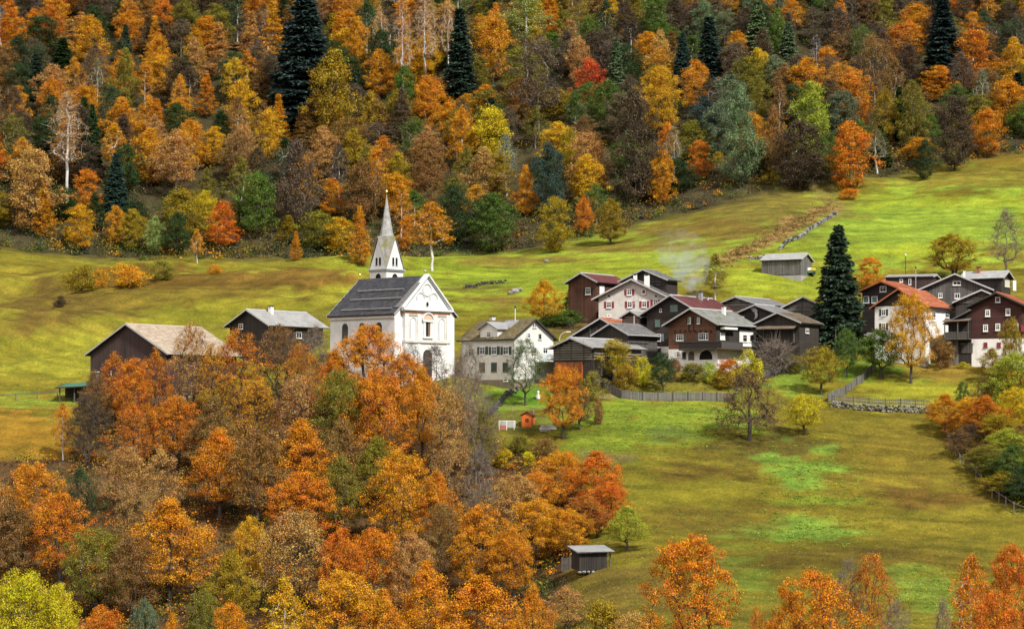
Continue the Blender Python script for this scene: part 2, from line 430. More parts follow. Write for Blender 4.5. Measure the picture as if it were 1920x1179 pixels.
# colours of the grass and a few painted shadows, given where each patch lies (photograph pixels), stored on the ground itself
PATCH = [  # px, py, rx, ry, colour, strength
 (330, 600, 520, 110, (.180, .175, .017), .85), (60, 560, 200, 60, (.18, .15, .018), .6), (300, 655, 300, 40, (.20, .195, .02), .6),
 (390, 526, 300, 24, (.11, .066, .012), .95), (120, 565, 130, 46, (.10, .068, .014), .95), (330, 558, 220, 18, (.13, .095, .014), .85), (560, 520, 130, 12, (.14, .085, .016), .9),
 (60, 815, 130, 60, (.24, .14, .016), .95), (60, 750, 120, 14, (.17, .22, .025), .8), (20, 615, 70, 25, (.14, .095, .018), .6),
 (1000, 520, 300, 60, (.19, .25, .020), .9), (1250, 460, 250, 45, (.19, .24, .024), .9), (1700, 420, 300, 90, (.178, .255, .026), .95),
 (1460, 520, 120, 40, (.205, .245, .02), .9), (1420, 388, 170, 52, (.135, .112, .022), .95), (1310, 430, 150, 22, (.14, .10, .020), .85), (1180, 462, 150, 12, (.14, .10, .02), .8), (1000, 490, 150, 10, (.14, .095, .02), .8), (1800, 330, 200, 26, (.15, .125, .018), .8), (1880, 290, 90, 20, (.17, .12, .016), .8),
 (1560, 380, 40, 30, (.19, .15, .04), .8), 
 (920, 562, 60, 18, (.14, .095, .02), .8), (880, 540, 60, 8, (.11, .09, .02), .6), (1020, 590, 60, 20, (.17, .21, .02), .6), (1060, 615, 50, 12, (.09, .06, .03), .8),  # thin dark patch paints in the meadow bank's shadow and dark soil
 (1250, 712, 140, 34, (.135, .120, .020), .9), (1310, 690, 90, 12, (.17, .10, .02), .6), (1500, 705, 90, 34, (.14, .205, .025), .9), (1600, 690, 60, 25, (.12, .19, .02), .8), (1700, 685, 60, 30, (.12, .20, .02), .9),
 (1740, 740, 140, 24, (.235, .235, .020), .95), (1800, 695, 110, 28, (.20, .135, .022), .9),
 (1230, 790, 170, 50, (.145, .205, .020), .85), (1150, 830, 90, 40, (.155, .215, .02), .75), (1260, 810, 60, 14, (.10, .15, .04), .5), (1420, 840, 150, 28, (.075, .060, .013), .85), (1250, 855, 140, 20, (.165, .14, .016), .6),  # darkest patch here is the drooping tree's shadow, painted into the ground
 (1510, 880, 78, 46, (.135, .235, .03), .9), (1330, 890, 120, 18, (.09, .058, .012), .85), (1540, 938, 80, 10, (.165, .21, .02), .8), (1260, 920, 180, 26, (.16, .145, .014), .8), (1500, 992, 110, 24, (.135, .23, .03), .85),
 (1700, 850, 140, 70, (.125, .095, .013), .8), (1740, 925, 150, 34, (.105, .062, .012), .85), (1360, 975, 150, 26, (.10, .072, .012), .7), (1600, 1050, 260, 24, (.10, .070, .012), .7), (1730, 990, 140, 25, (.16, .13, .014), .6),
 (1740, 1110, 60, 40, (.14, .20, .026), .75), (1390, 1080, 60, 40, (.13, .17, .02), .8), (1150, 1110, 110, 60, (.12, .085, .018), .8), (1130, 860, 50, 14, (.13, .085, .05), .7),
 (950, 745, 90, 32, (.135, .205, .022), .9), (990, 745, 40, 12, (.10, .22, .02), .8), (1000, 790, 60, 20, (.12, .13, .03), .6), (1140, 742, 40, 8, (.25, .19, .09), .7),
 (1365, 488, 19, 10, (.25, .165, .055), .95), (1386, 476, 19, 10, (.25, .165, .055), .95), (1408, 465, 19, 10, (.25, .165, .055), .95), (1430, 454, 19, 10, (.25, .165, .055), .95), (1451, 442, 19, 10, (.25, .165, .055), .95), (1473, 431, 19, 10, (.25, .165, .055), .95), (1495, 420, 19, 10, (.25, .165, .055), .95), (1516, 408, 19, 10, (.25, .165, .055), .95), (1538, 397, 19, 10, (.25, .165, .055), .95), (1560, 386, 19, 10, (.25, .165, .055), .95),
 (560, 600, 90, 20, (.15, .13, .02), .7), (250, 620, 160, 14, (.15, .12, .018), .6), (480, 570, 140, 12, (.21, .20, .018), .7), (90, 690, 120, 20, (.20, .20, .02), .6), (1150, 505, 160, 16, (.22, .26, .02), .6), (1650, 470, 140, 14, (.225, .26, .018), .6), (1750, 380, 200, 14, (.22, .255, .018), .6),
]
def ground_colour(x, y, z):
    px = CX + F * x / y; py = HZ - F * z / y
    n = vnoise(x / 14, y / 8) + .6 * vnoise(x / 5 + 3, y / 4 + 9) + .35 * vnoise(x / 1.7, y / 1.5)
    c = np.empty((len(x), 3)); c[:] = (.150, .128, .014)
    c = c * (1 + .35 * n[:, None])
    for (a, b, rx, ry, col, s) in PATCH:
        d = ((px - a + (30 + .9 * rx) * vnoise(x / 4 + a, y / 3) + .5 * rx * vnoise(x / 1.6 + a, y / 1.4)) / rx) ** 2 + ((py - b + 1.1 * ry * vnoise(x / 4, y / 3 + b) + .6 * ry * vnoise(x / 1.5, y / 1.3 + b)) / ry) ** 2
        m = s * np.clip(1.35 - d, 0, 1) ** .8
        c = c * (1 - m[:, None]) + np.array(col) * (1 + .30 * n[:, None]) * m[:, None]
    # leaf litter and bare earth below the woods
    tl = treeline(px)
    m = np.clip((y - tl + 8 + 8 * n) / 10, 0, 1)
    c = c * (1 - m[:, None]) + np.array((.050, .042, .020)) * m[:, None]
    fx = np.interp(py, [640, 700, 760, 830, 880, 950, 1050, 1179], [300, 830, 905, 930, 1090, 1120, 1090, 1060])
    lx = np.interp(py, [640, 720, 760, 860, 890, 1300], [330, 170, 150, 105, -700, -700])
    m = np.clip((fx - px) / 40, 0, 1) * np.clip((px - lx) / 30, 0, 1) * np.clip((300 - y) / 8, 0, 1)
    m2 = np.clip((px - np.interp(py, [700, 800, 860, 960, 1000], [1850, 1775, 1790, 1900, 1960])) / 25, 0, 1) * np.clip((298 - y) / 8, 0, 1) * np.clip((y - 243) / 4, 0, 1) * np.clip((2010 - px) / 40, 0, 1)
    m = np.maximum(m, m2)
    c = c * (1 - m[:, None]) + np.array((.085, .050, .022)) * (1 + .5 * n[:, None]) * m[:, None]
    st = vnoise(x / 10 + 5, (y + .22 * x) / 1.2) + .6 * vnoise(x / 3.5, (y + .22 * x) / .8 + 4) + .5 * vnoise(x / 1.1 + 9, y / .9)
    c = c * (1 + .42 * st[:, None])
    return np.clip(c, .004, .5)

def build_ground():
    us = np.concatenate([np.linspace(-.75, -.30, 30)[:-1], np.linspace(-.30, .30, 430), np.linspace(.30, .75, 30)[1:]])
    ys = np.concatenate([np.linspace(12, 150, 40)[:-1], np.linspace(150, 460, 500)[:-1], np.linspace(460, 900, 110)])
    U, Y = np.meshgrid(us, ys); X = U * np.maximum(Y, 90); x = X.ravel(); y = Y.ravel(); z = terr(x, y)
    nu, ny = len(us), len(ys)
    i = (np.arange(ny - 1)[:, None] * nu + np.arange(nu - 1)[None, :]).ravel()
    Fq = np.stack([i, i + 1, i + nu + 1, i + nu], 1)
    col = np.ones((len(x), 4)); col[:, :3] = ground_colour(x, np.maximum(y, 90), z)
    m = NT('meadow_grass')
    at_ = m.new('ShaderNodeAttribute', attribute_name='Col'); g = m.new('ShaderNodeNewGeometry')
    n1 = m.noise(g.outputs['Position'], 2.4, 7, .78); n2 = m.noise(g.outputs['Position'], .35, 4, .6)
    f = m.ramp(n1.outputs[0], [(.25, .42), (.5, 1.0), (.75, 1.55)])
    c = m.mix(1.0, at_.outputs['Color'], f.outputs[0], 'MULTIPLY')
    f2 = m.ramp(n2.outputs[0], [(.3, (.70, .74, .75)), (.7, (1.28, 1.22, 1.15))])
    c = m.mix(1.0, c, f2.outputs[0], 'MULTIPLY')
    m.link(c, m.b.inputs['Base Color']); m.b.inputs['Roughness'].default_value = .95; m.b.inputs['Specular IOR Level'].default_value = .1
    m.bump(n1.outputs[0], .8, .3)
    me = mesh_np('ground', np.stack([x, y, z], 1), [Fq], [m.m], None, col)
    me.polygons.foreach_set('use_smooth', np.ones(len(me.polygons), bool))
    o = link('ground', me); tag(o, 'steep autumn meadow slope rising from the valley to the wooded mountainside', None, None, 'structure')
build_ground()

# ------------------------------------------------------------------ buildings
class House:
    """gabled building; local x along the gable, y back along the ridge, z up; A = ridge end of the front gable in the photograph"""
    def __init__(s, name, label, cat, A, EL, ER, rise, B, t, Y, ov=.6, eo=.55, back=0, ground=None, group=None):
        s.t = R(t); k = F / Y; s.k = k
        p = at(A[0], A[1], Y)
        s.W = (ER - EL) / k / math.cos(s.t); s.L = abs(B - A[0]) / k / abs(math.sin(s.t)) + back; s.rise = rise / k
        s.M = Matrix.Rotation(s.t, 3, 'Z')
        cs = [p + s.M @ Vector((a, b, 0)) for a in (-s.W / 2, s.W / 2) for b in (0, s.L)]
        zs = [tz(c.x, c.y) for c in cs]
        zb = min(zs) - .4 if ground is None else ground
        s.zt = max(zs)
        s.o = Vector((p.x, p.y, zb)); s.H = p.z - zb      # ridge height above base
        s.eh = s.H - s.rise
        s.ov, s.eo = ov, eo; s.w = s.W - 2 * eo; s.yf = ov; s.yb = s.L - ov
        s.slope = s.rise / (s.W / 2); s.rt = .16
        s.root = thing(name, label, cat, s.o, s.t, group)
    def loc(s, p): return s.M.transposed() @ (Vector(p) - s.o)
    def pix(s, face, px, py, off=0):
        d = s.M.transposed() @ Vector(((px - CX) / F, 1, (HZ - py) / F)); c = s.M.transposed() @ (-s.o)
        if face == 'g': k = (s.yf - off - c.y) / d.y
        elif face == 'l': k = (-s.w / 2 - off - c.x) / d.x
        else: k = (s.w / 2 + off - c.x) / d.x
        p = c + d * k
        return (p.x if face == 'g' else p.y), p.z
    def zroof(s, x): return s.H - s.rt - .03 - s.slope * abs(x)
    def fb(s, mb, face, u0, u1, z0, z1, d0, d1, mi=0):
        if face == 'g': mb.box(u0, u1, s.yf - d1, s.yf - d0, z0, z1, mi)
        elif face == 'l': mb.box(-s.w / 2 - d1, -s.w / 2 - d0, u0, u1, z0, z1, mi)
        else: mb.box(s.w / 2 + d0, s.w / 2 + d1, u0, u1, z0, z1, mi)
    def fpt(s, face, u, z, d):
        return (u, s.yf - d, z) if face == 'g' else ((-s.w / 2 - d, u, z) if face == 'l' else (s.w / 2 + d, u, z))
    # walls -----------------------------------------------------------
    def walls(s, upper, lower=None, zl=None, names=('wall', 'base_wall')):
        h = s.w / 2; z0 = 0 if lower is None else zl
        mb = MB(); mb.prism([(-h, s.yf, z0), (h, s.yf, z0), (h, s.yf, s.zroof(h)), (0, s.yf, s.zroof(0)), (-h, s.yf, s.zroof(h))], (0, s.yb - s.yf, 0))
        wl = mb.build(names[0], upper, s.root)
        if lower:
            e = .015
            MB().box(-h - e, h + e, s.yf - e, s.yb + e, 0, zl).build(names[1], lower, s.root)
        return wl
    def zpix(s, px, py, face='g'): return s.pix(face, px, py)[1]
    # roof ------------------------------------------------------------
    def roof(s, kind, mat, trim='trim_grey', pw=.75, deck='boards_dark'):
        mb = MB()
        for sg in (-1, 1):
            x1 = sg * s.W / 2; z0, z1 = s.H, s.H - s.rise; t = s.rt
            q = [(0, 0, z0 - t), (x1, 0, z1 - t), (x1, s.L, z1 - t), (0, s.L, z0 - t), (0, 0, z0), (x1, 0, z1), (x1, s.L, z1), (0, s.L, z0)]
            if sg < 0: q = [q[i] for i in (1, 0, 3, 2, 5, 4, 7, 6)]
            mb.hexa(q)
        rf = mb.build('roof', deck, s.root); s.rf = rf
        ln = math.hypot(s.W / 2, s.rise); ca, sa = (s.W / 2) / ln, s.rise / ln
        # bargeboards, both gables
        for yy in (-.05, s.L + .01):
            for sg in (-1, 1):
                m2 = MB(); x1 = sg * (s.W / 2 + .05); zz = s.H - s.rise * (1 + .1 / s.W)
                lo, hi = .17, .075
                q = [(0, yy, s.H - lo), (x1, yy, zz - lo), (x1, yy + .04, zz - lo), (0, yy + .04, s.H - lo), (0, yy, s.H + hi), (x1, yy, zz + hi), (x1, yy + .04, zz + hi), (0, yy + .04, s.H + hi)]
                if sg < 0: q = [q[i] for i in (1, 0, 3, 2, 5, 4, 7, 6)]
                m2.hexa(q); m2.build('bargeboard', trim, rf)
        if kind == 'metal':
            n = max(3, round(s.L / pw)); pw = s.L / n
            for sg in (-1, 1):
                m2 = MB(); a, b = .015, pw - .015; h = .03
                def P(d, y, e): return (sg * (d * ca + e * sa), y, s.H - d * sa + e * ca)
                l1 = ln + .06
                q = [P(.02, a, .004), P(l1, a, .004), P(l1, b, .004), P(.02, b, .004), P(.02, a, h), P(l1, a, h), P(l1, b, h), P(.02, b, h)]
                if sg < 0: q = [q[i] for i in (1, 0, 3, 2, 5, 4, 7, 6)]
                m2.hexa(q)
                q = [P(.02, b - .03, h), P(l1, b - .03, h), P(l1, b, h), P(.02, b, h), P(.02, b - .03, h + .06), P(l1, b - .03, h + .06), P(l1, b, h + .06), P(.02, b, h + .06)]
                if sg < 0: q = [q[i] for i in (1, 0, 3, 2, 5, 4, 7, 6)]
                m2.hexa(q)
                me = m2.mesh('roof_panel', mat)
                for i in range(n): link('roof_panel', me, rf, (0, i * pw, 0))
        else:
            tw, tl = (.40, .46) if kind == 'tile' else (.5, .5)
            rg = random.Random(int(s.o.x * 100) & 65535)
            m2 = MB(); nr = int(ln / tl) + 1; nc = max(2, round(s.L / tw)); tw = s.L / nc
            for sg in (-1, 1):
                def P(d, y, e): return (sg * (d * ca + e * sa), y, s.H - d * sa + e * ca)
                for r_ in range(nr):
                    d0 = r_ * tl; d1 = min(d0 + tl + .05, ln + .07)
                    for c_ in range(nc):
                        y0 = c_ * tw + .012; y1 = (c_ + 1) * tw - .012
                        if r_ % 2 and kind == 'slate':
                            y0 = min(max(y0 - tw / 2, 0), s.L - .02); y1 = min(max(y1 - tw / 2, .02), s.L)
                        j = rg.uniform(-.012, .016); e0 = .012 + j * .3; e1 = .055 + j
                        q = [P(d0, y0, e0), P(d1, y0, e1 - .03), P(d1, y1, e1 - .03), P(d0, y1, e0), P(d0, y0, e0 + .012), P(d1, y0, e1), P(d1, y1, e1), P(d0, y1, e0 + .012)]
                        if sg < 0: q = [q[i] for i in (1, 0, 3, 2, 5, 4, 7, 6)]
                        m2.hexa(q)
            o = m2.build('tile', mat, rf); o['kind'] = 'stuff'
        m3 = MB(); m3.prism([(-.2, -.03, s.H - .2 * s.slope + .06), (.2, -.03, s.H - .2 * s.slope + .06), (0, -.03, s.H + .13)], (0, s.L + .06, 0))
        m3.build('ridge_cap', trim if kind == 'metal' else mat, rf)
        return rf
    def chimney(s, px, py_top, wpx, hpx, yloc, mat='plaster_white', cap='trim_dark', xloc=None):
        d = s.M.transposed() @ Vector(((px - CX) / F, 1, (HZ - py_top) / F)); c = s.M.transposed() @ (-s.o)
        # place on the plane x = xloc if given, else y = yloc
        k = (yloc - c.y) / d.y if xloc is None else (xloc - c.x) / d.x
        p = c + d * k; w = wpx / s.k / 2 * .8; h = hpx / s.k + 1.2
        mb = MB(); mb.box(p.x - w, p.x + w, p.y - w, p.y + w, p.z - h, p.z - .28, 0)
        for a in (-1, 1):
            for b in (-1, 1): mb.box(p.x + a * w * .8 - .06, p.x + a * w * .8 + .06, p.y + b * w * .8 - .06, p.y + b * w * .8 + .06, p.z - .28, p.z - .08, 0)
        mb.box(p.x - w - .1, p.x + w + .1, p.y - w - .1, p.y + w + .1, p.z - .08, p.z, 1)
        return mb.build('chimney', (mat, cap), s.rf)
    # openings ----------------------------------------------------------
    def window(s, face, px, py, wpx, hpx, frame='white_paint', pane='glass', shut=None, bars=(1, 1), surround=.08, name='window'):
        u0, zc = s.pix(face, px - wpx / 2, py); u1, _ = s.pix(face, px + wpx / 2, py)
        if u0 > u1: u0, u1 = u1, u0
        h = hpx / s.k; z0, z1 = zc - h / 2, zc + h / 2
        mb = MB(); f = surround; d = .09
        s.fb(mb, face, u0, u0 + f, z0, z1, .0, d); s.fb(mb, face, u1 - f, u1, z0, z1, .0, d)
        s.fb(mb, face, u0 + f, u1 - f, z1 - f, z1, .0, d - .003); s.fb(mb, face, u0 + f, u1 - f, z0, z0 + f, .0, d - .003)
        for i in range(bars[0]):
            x = u0 + (u1 - u0) * (i + 1) / (bars[0] + 1); s.fb(mb, face, x - .03, x + .03, z0 + f, z1 - f, .01, d - .02)
        for i in range(bars[1]):
            z = z0 + (z1 - z0) * (i + 1) / (bars[1] + 1) + .12 * h; s.fb(mb, face, u0 + f, u1 - f, z - .02, z + .02, .01, d - .025)
        s.fb(mb, face, u0 - .06, u1 + .06, z0 - .07, z0 - .002, .0, d + .07)
        w_ = mb.build(name, frame, s.root)
        m2 = MB(); s.fb(m2, face, u0 + f * .5, u1 - f * .5, z0 + f * .5, z1 - f * .5, .004, .062); m2.build('pane', pane, w_)
        if shut:
            sw = (u1 - u0) * .5
            for (a, b) in ((u0 - sw - .02, u0 - .02), (u1 + .02, u1 + sw + .02)):
                m3 = MB(); s.fb(m3, face, a, b, z0, z1, .0, .05)
                nsl = 7
                for i in range(nsl):
                    zz = z0 + (z1 - z0) * (i + .5) / nsl; s.fb(m3, face, a + .06, b - .06, zz - .02, zz + .03, .05, .065)
                m3.build('shutter', shut, s.root)
        return w_
    def panel(s, face, x0, y0, x1, y1, mat, name, d0=.0, d1=.04, parent=None):
        u0, z0 = s.pix(face, x0, y1); u1, _ = s.pix(face, x1, y1); _, z1 = s.pix(face, (x0 + x1) / 2, y0); _, z0 = s.pix(face, (x0 + x1) / 2, y1)
        mb = MB(); s.fb(mb, face, min(u0, u1), max(u0, u1), z0, z1, d0, d1); return mb.build(name, mat, parent or s.root)
    def slats(s, face, n, zlo, zhi, mat='slat_wood', gap=.45, margin=.08):
        """horizontal hay-barn slats, each one a board; on a gable they are cut to the roof slope"""
        dz = (zhi - zlo) / n; rg = random.Random(int(s.o.x * 77) & 65535)
        for i in range(n):
            z0 = zlo + i * dz + dz * gap * .5; z1 = z0 + dz * (1 - gap)
            if face == 'g':
                hw = min(s.w / 2, (s.H - s.rt - z1) / s.slope - .1) - margin
                if hw < .4: continue
                a, b = -hw, hw
            else: a, b = s.yf + margin, s.yb - margin
            mb = MB(); tl = rg.uniform(-.02, .02)
            s.fb(mb, face, a + rg.uniform(0, .15), b - rg.uniform(0, .15), z0 + tl, z1 + tl, .03, .10 + rg.uniform(0, .03)); mb.build('slat', mat, s.root)
    def gutter(s, side, mat='trim_grey'):
        x = side * (s.W / 2 + .11); z = s.H - s.rise - .06
        MB().tube((x, 0, z), (x, s.L, z), .08, .08, 8).build('gutter', mat, s.rf)

def arch_pts(u0, u1, z0, z1, n=8):
    r = (u1 - u0) / 2; c = (u0 + u1) / 2
    return [(u0, z0), (u1, z0)] + [(c + r * math.cos(math.pi * i / n), z1 - r + r * math.sin(math.pi * i / n)) for i in range(n + 1)]
def arch(H, face, px0, px1, py0, py1, mat, name, d0, d1, parent=None):
    u0, z0 = H.pix(face, px0, py1); u1, _ = H.pix(face, px1, py1); _, z1 = H.pix(face, (px0 + px1) / 2, py0)
    if u0 > u1: u0, u1 = u1, u0
    P = [H.fpt(face, a, b, d0) for a, b in arch_pts(u0, u1, z0, z1)]
    ax = Vector(H.fpt(face, 0, 0, d1)) - Vector(H.fpt(face, 0, 0, d0))
    return MB().prism(P, ax).build(name, mat, parent or H.root)

# ---- large dark barn on the left ---------------------------------------------------
b = House('timber_barn', 'large dark purple-brown timber barn with beige tiled roof at far left', 'barn', (235, 607), 147, 323, 57, 350, -32, 296, ov=.5, eo=.7)
b.walls('boards_purple', 'plinth_brown', b.zpix(200, 742)); b.roof('tile', 'roof_tile_beige')
b.panel('g', 174, 698, 186, 720, 'boards_weather', 'door', .02, .08); b.panel('g', 173, 696.5, 187, 698, 'white_paint', 'door_lintel', .02, .12)
b.window('g', 207, 699, 4, 8, bars=(0, 0)); b.gutter(1)
# beam posts
for px in (236,):
    b.panel('g', px, 640, px + 3, 690, 'trim_dark', 'beam', .01, .08)

# green-roofed open shed beside it
p = ground_at(140, 752); ks = F / p.y
ro = thing('open_shed', 'small open shed with green sheet roof beside the large left barn', 'shed', p, R(-8))
wd = 62 / ks; hd = 30 / ks
for x in (-.38, .08):
    MB().box(x * wd - .07, x * wd + .07, -1.2, -1.06, -.4, hd - .3).build('post', 'boards_weather', ro)
MB().box(-.42 * wd, .5 * wd, 1.5, 1.62, -.4, hd - .2).build('back_wall', 'boards_dark', ro)
MB().box(.2 * wd, .5 * wd, -.9, 1.5, -.4, hd - .25).build('side_store', 'boards_dark', ro)
rr = MB().hexa([(-.5 * wd, -1.7, hd - .5), (.6 * wd, -1.7, hd - .25), (.6 * wd, 1.9, hd + .35), (-.5 * wd, 1.9, hd + .1), (-.5 * wd, -1.7, hd - .4), (.6 * wd, -1.7, hd - .15), (.6 * wd, 1.9, hd + .45), (-.5 * wd, 1.9, hd + .2)]).build('roof', 'trim_dark', ro)
for i in range(6):
    a = -.38 * wd + i * wd * .16; z = hd - .4 + .25 * (i + 1.2) / 7
    MB().hexa([(a, -1.75, z + .02), (a + wd * .155, -1.75, z + .055), (a + wd * .155, 1.9, z + .655), (a, 1.9, z + .62), (a, -1.75, z + .06), (a + wd * .155, -1.75, z + .095), (a + wd * .155, 1.9, z + .695), (a, 1.9, z + .66)]).build('roof_panel', 'roof_green', rr)

# ---- barn with pale sheet roof behind the trees --------------------------------------
b = House('timber_barn', 'dark timber barn with pale metal roof and white chimney left of the church', 'barn', (461, 580), 414, 508, 31, 561, -35, 312, ov=.7, eo=.7)
b.walls('boards_dark', 'logs_dark', b.eh * .3); b.roof('metal', 'roof_metal_light', pw=.6)
b.chimney(508, 573, 9, 16, 0, xloc=.9); b.window('r', 560, 628, 10, 12, bars=(1, 0))
b.window('g', 452, 612, 8, 10)

# ---- church ---------------------------------------------------------------------------
c = House('church', 'white baroque village church with dark slate roof and pointed spire', 'church', (800, 518), 743, 857, 73, 664, 48, 300, ov=.35, eo=.4)
c.walls('plaster_church'); c.roof('slate', 'roof_slate', trim='trim_grey')
ln = math.hypot(c.W / 2, c.rise); ca, sa = (c.W / 2) / ln, c.rise / ln
def RP(sg, d, y, e): return (sg * (d * ca + e * sa), y, c.H - d * sa + e * ca)
for sg in (-1, 1):     # snow guards: rails on short brackets
    for d, y0 in ((.36, 2.2), (.60, 1.0), (.88, 1.2)):
        d *= ln; mb = MB(); y1 = c.L * .82
        mb.tube(RP(sg, d, y0, .28), RP(sg, d, y1, .28), .06, .06, 6); mb.tube(RP(sg, d, y0, .15), RP(sg, d, y1, .15), .045, .045, 6)
        for i in range(9):
            y = y0 + (y1 - y0) * i / 8
            mb.tube(RP(sg, d, y, .0), RP(sg, d, y, .42), .035, .035, 4)
        mb.build('snow_guard', 'trim_grey', c.rf)
    rg = random.Random(4)
    for i in range(16):   # stone slabs along the verge above the facade
        d0 = ln * i / 16 * .84; mb = MB()
        q = [RP(sg, d0, -.12, .07), RP(sg, d0 + ln / 19, -.12, .09), RP(sg, d0 + ln / 19, .95, .09), RP(sg, d0, .95, .07), RP(sg, d0, -.12, .13), RP(sg, d0 + ln / 19, -.12, .17), RP(sg, d0 + ln / 19, .95 + rg.uniform(-.1, .1), .17), RP(sg, d0, .95, .13)]
        if sg < 0: q = [q[j] for j in (1, 0, 3, 2, 5, 4, 7, 6)]
        mb.hexa(q).build('verge_slab', 'roof_verge_stone', c.rf)
for yy in (.3, c.L - .2):
    MB().lathe([(.03, 0), (.03, .5), (.0, .5)], (0, yy, c.H + .1), 6).lathe([(.0, .45), (.16, .52), (.22, .66), (.16, .8), (.0, .88)], (0, yy, c.H + .1), 10).build('finial', 'gold' if yy > 3 else 'trim_grey', c.rf)
# facade: a wall screen in front with pediment
u0, zc = c.pix('g', 757, 580, .3); u1, _ = c.pix('g', 843, 584, .3); hw = (u1 - u0) / 2; hw = 4.6
cm = 0.0; zc = c.zpix(800, 582)
fy = c.yf
def FB(mb, x0, x1, z0, z1, d0, d1, mi=0): mb.box(x0, x1, fy - d1, fy - d0, z0, z1, mi)
fac = MB(); FB(fac, -hw, hw, 0, zc, 0, .5); facade = fac.build('facade', 'plaster_church', c.root)
apex = c.H + .05
pd = MB().prism([(-hw, fy - .42, zc + .02), (hw, fy - .42, zc + .02), (0, fy - .42, apex - .15)], (0, .40, 0)).build('pediment', 'blue_white', c.root)
for sg in (-1, 1):     # raking cornices
    mb = MB(); e = hw + .5; zb = zc + .05
    for (o0, o1, dd) in ((.0, .28, .85), (-.22, .0, .62)):
        q = [(0, fy - dd, apex + o0), (sg * e, fy - dd, zb + o0), (sg * e, fy + .1, zb + o0), (0, fy + .1, apex + o0), (0, fy - dd, apex + o1), (sg * e, fy - dd, zb + o1), (sg * e, fy + .1, zb + o1), (0, fy + .1, apex + o1)]
        if sg < 0: q = [q[j] for j in (1, 0, 3, 2, 5, 4, 7, 6)]
        mb.hexa(q)
    mb.build('raking_cornice', 'plaster_church', pd)
mb = MB(); FB(mb, -hw - .45, hw + .45, zc - .12, zc + .16, -.1, .92); FB(mb, -hw - .28, hw + .28, zc - .3, zc - .12, -.1, .74); mb.build('cornice', 'plaster_church', facade)
mb = MB(); FB(mb, -hw - .12, hw + .12, zc - .62, zc - .3, -.1, .58); mb.build('frieze', 'terracotta', facade)
for x in (-hw + .35, hw - .35, -1.75, 1.75):
    mb = MB(); FB(mb, x - .35, x + .35, 0, zc - .62, .5, .58); mb.build('pilaster', 'plaster_church', facade)
zm = c.zpix(800, 640)
mb = MB(); FB(mb, -hw - .1, hw + .1, zm - .25, zm + .1, .0, .72); mb.build('string_course', 'plaster_cream', facade)
# trefoil relief and oval opening in the pediment
zt_ = zc + (apex - zc) * .40
for (dx, dz, r) in ((0, .95, .95), (-1.35, -.25, .85), (1.35, -.25, .85)):
    mb = MB(); k = 18
    for i in range(k):
        a0, a1 = 2 * math.pi * i / k, 2 * math.pi * (i + 1) / k
        P = [(dx + r * math.cos(a0), zt_ + dz + r * math.sin(a0)), (dx + r * math.cos(a1), zt_ + dz + r * math.sin(a1)), (dx + (r - .14) * math.cos(a1), zt_ + dz + (r - .14) * math.sin(a1)), (dx + (r - .14) * math.cos(a0), zt_ + dz + (r - .14) * math.sin(a0))]
        if (dx and ((a0 + a1) / 2 % (2 * math.pi) < 3.6) is False and dz < 0): continue
        mb.prism([(a, fy - .42, b_) for a, b_ in P], (0, -.10, 0))
    mb.build('trefoil_moulding', 'plaster_cream', pd)
def oval(cx_, cz_, rx, rz, d0, d1, mat, name, par):
    P = [(cx_ + rx * math.cos(2 * math.pi * i / 16), fy - d0, cz_ + rz * math.sin(2 * math.pi * i / 16)) for i in range(16)]
    return MB().prism(P, (0, -(d1 - d0), 0)).build(name, mat, par)
oval(0, zc + .85, .34, .44, .42, .50, 'plaster_cream', 'oculus_frame', pd); oval(0, zc + .85, .24, .33, .50, .52, 'dark', 'oculus', pd)
# centre window with segmental pediment
zw0, zw1 = c.zpix(800, 630), c.zpix(800, 606)
mb = MB(); FB(mb, -.95, -.5, zw0 - .1, zw1 + .15, .5, .66); FB(mb, .5, .95, zw0 - .1, zw1 + .15, .5, .66); FB(mb, -1.1, 1.1, zw1 + .15, zw1 + .4, .5, .78); FB(mb, -1.05, 1.05, zw0 - .35, zw0 - .1, .5, .75)
wn = mb.build('window', 'plaster_church', facade)
mb = MB(); FB(mb, -.5, .5, zw0 - .1, zw1 + .15, .5, .53); mb.build('pane', 'dark', facade)
mb = MB(); FB(mb, -.5, -.40, zw0 - .1, zw1 + .15, .53, .6); FB(mb, .40, .5, zw0 - .1, zw1 + .15, .53, .6); FB(mb, .15, .19, zw0 - .1, zw1 + .15, .53, .56); mb.build('window_frame', 'terracotta_pale', facade)
P = [(-1.05, zw1 + .4), (1.05, zw1 + .4)] + [(1.05 * math.cos(math.pi * i / 8), zw1 + .4 + .95 * math.sin(math.pi * i / 8)) for i in range(1, 8)]
MB().prism([(a, fy - .5, b_) for a, b_ in P], (0, -.12, 0)).build('window_pediment', 'terracotta_pale', facade)
mb = MB()
for i in range(8):
    a0, a1 = math.pi * i / 8, math.pi * (i + 1) / 8
    Q = [(1.05 * math.cos(a0), zw1 + .4 + .95 * math.sin(a0)), (1.2 * math.cos(a0), zw1 + .4 + 1.12 * math.sin(a0)), (1.2 * math.cos(a1), zw1 + .4 + 1.12 * math.sin(a1)), (1.05 * math.cos(a1), zw1 + .4 + .95 * math.sin(a1))]
    mb.prism([(a, fy - .5, b_) for a, b_ in Q], (0, -.28, 0))
mb.build('pediment_moulding', 'plaster_church', facade)
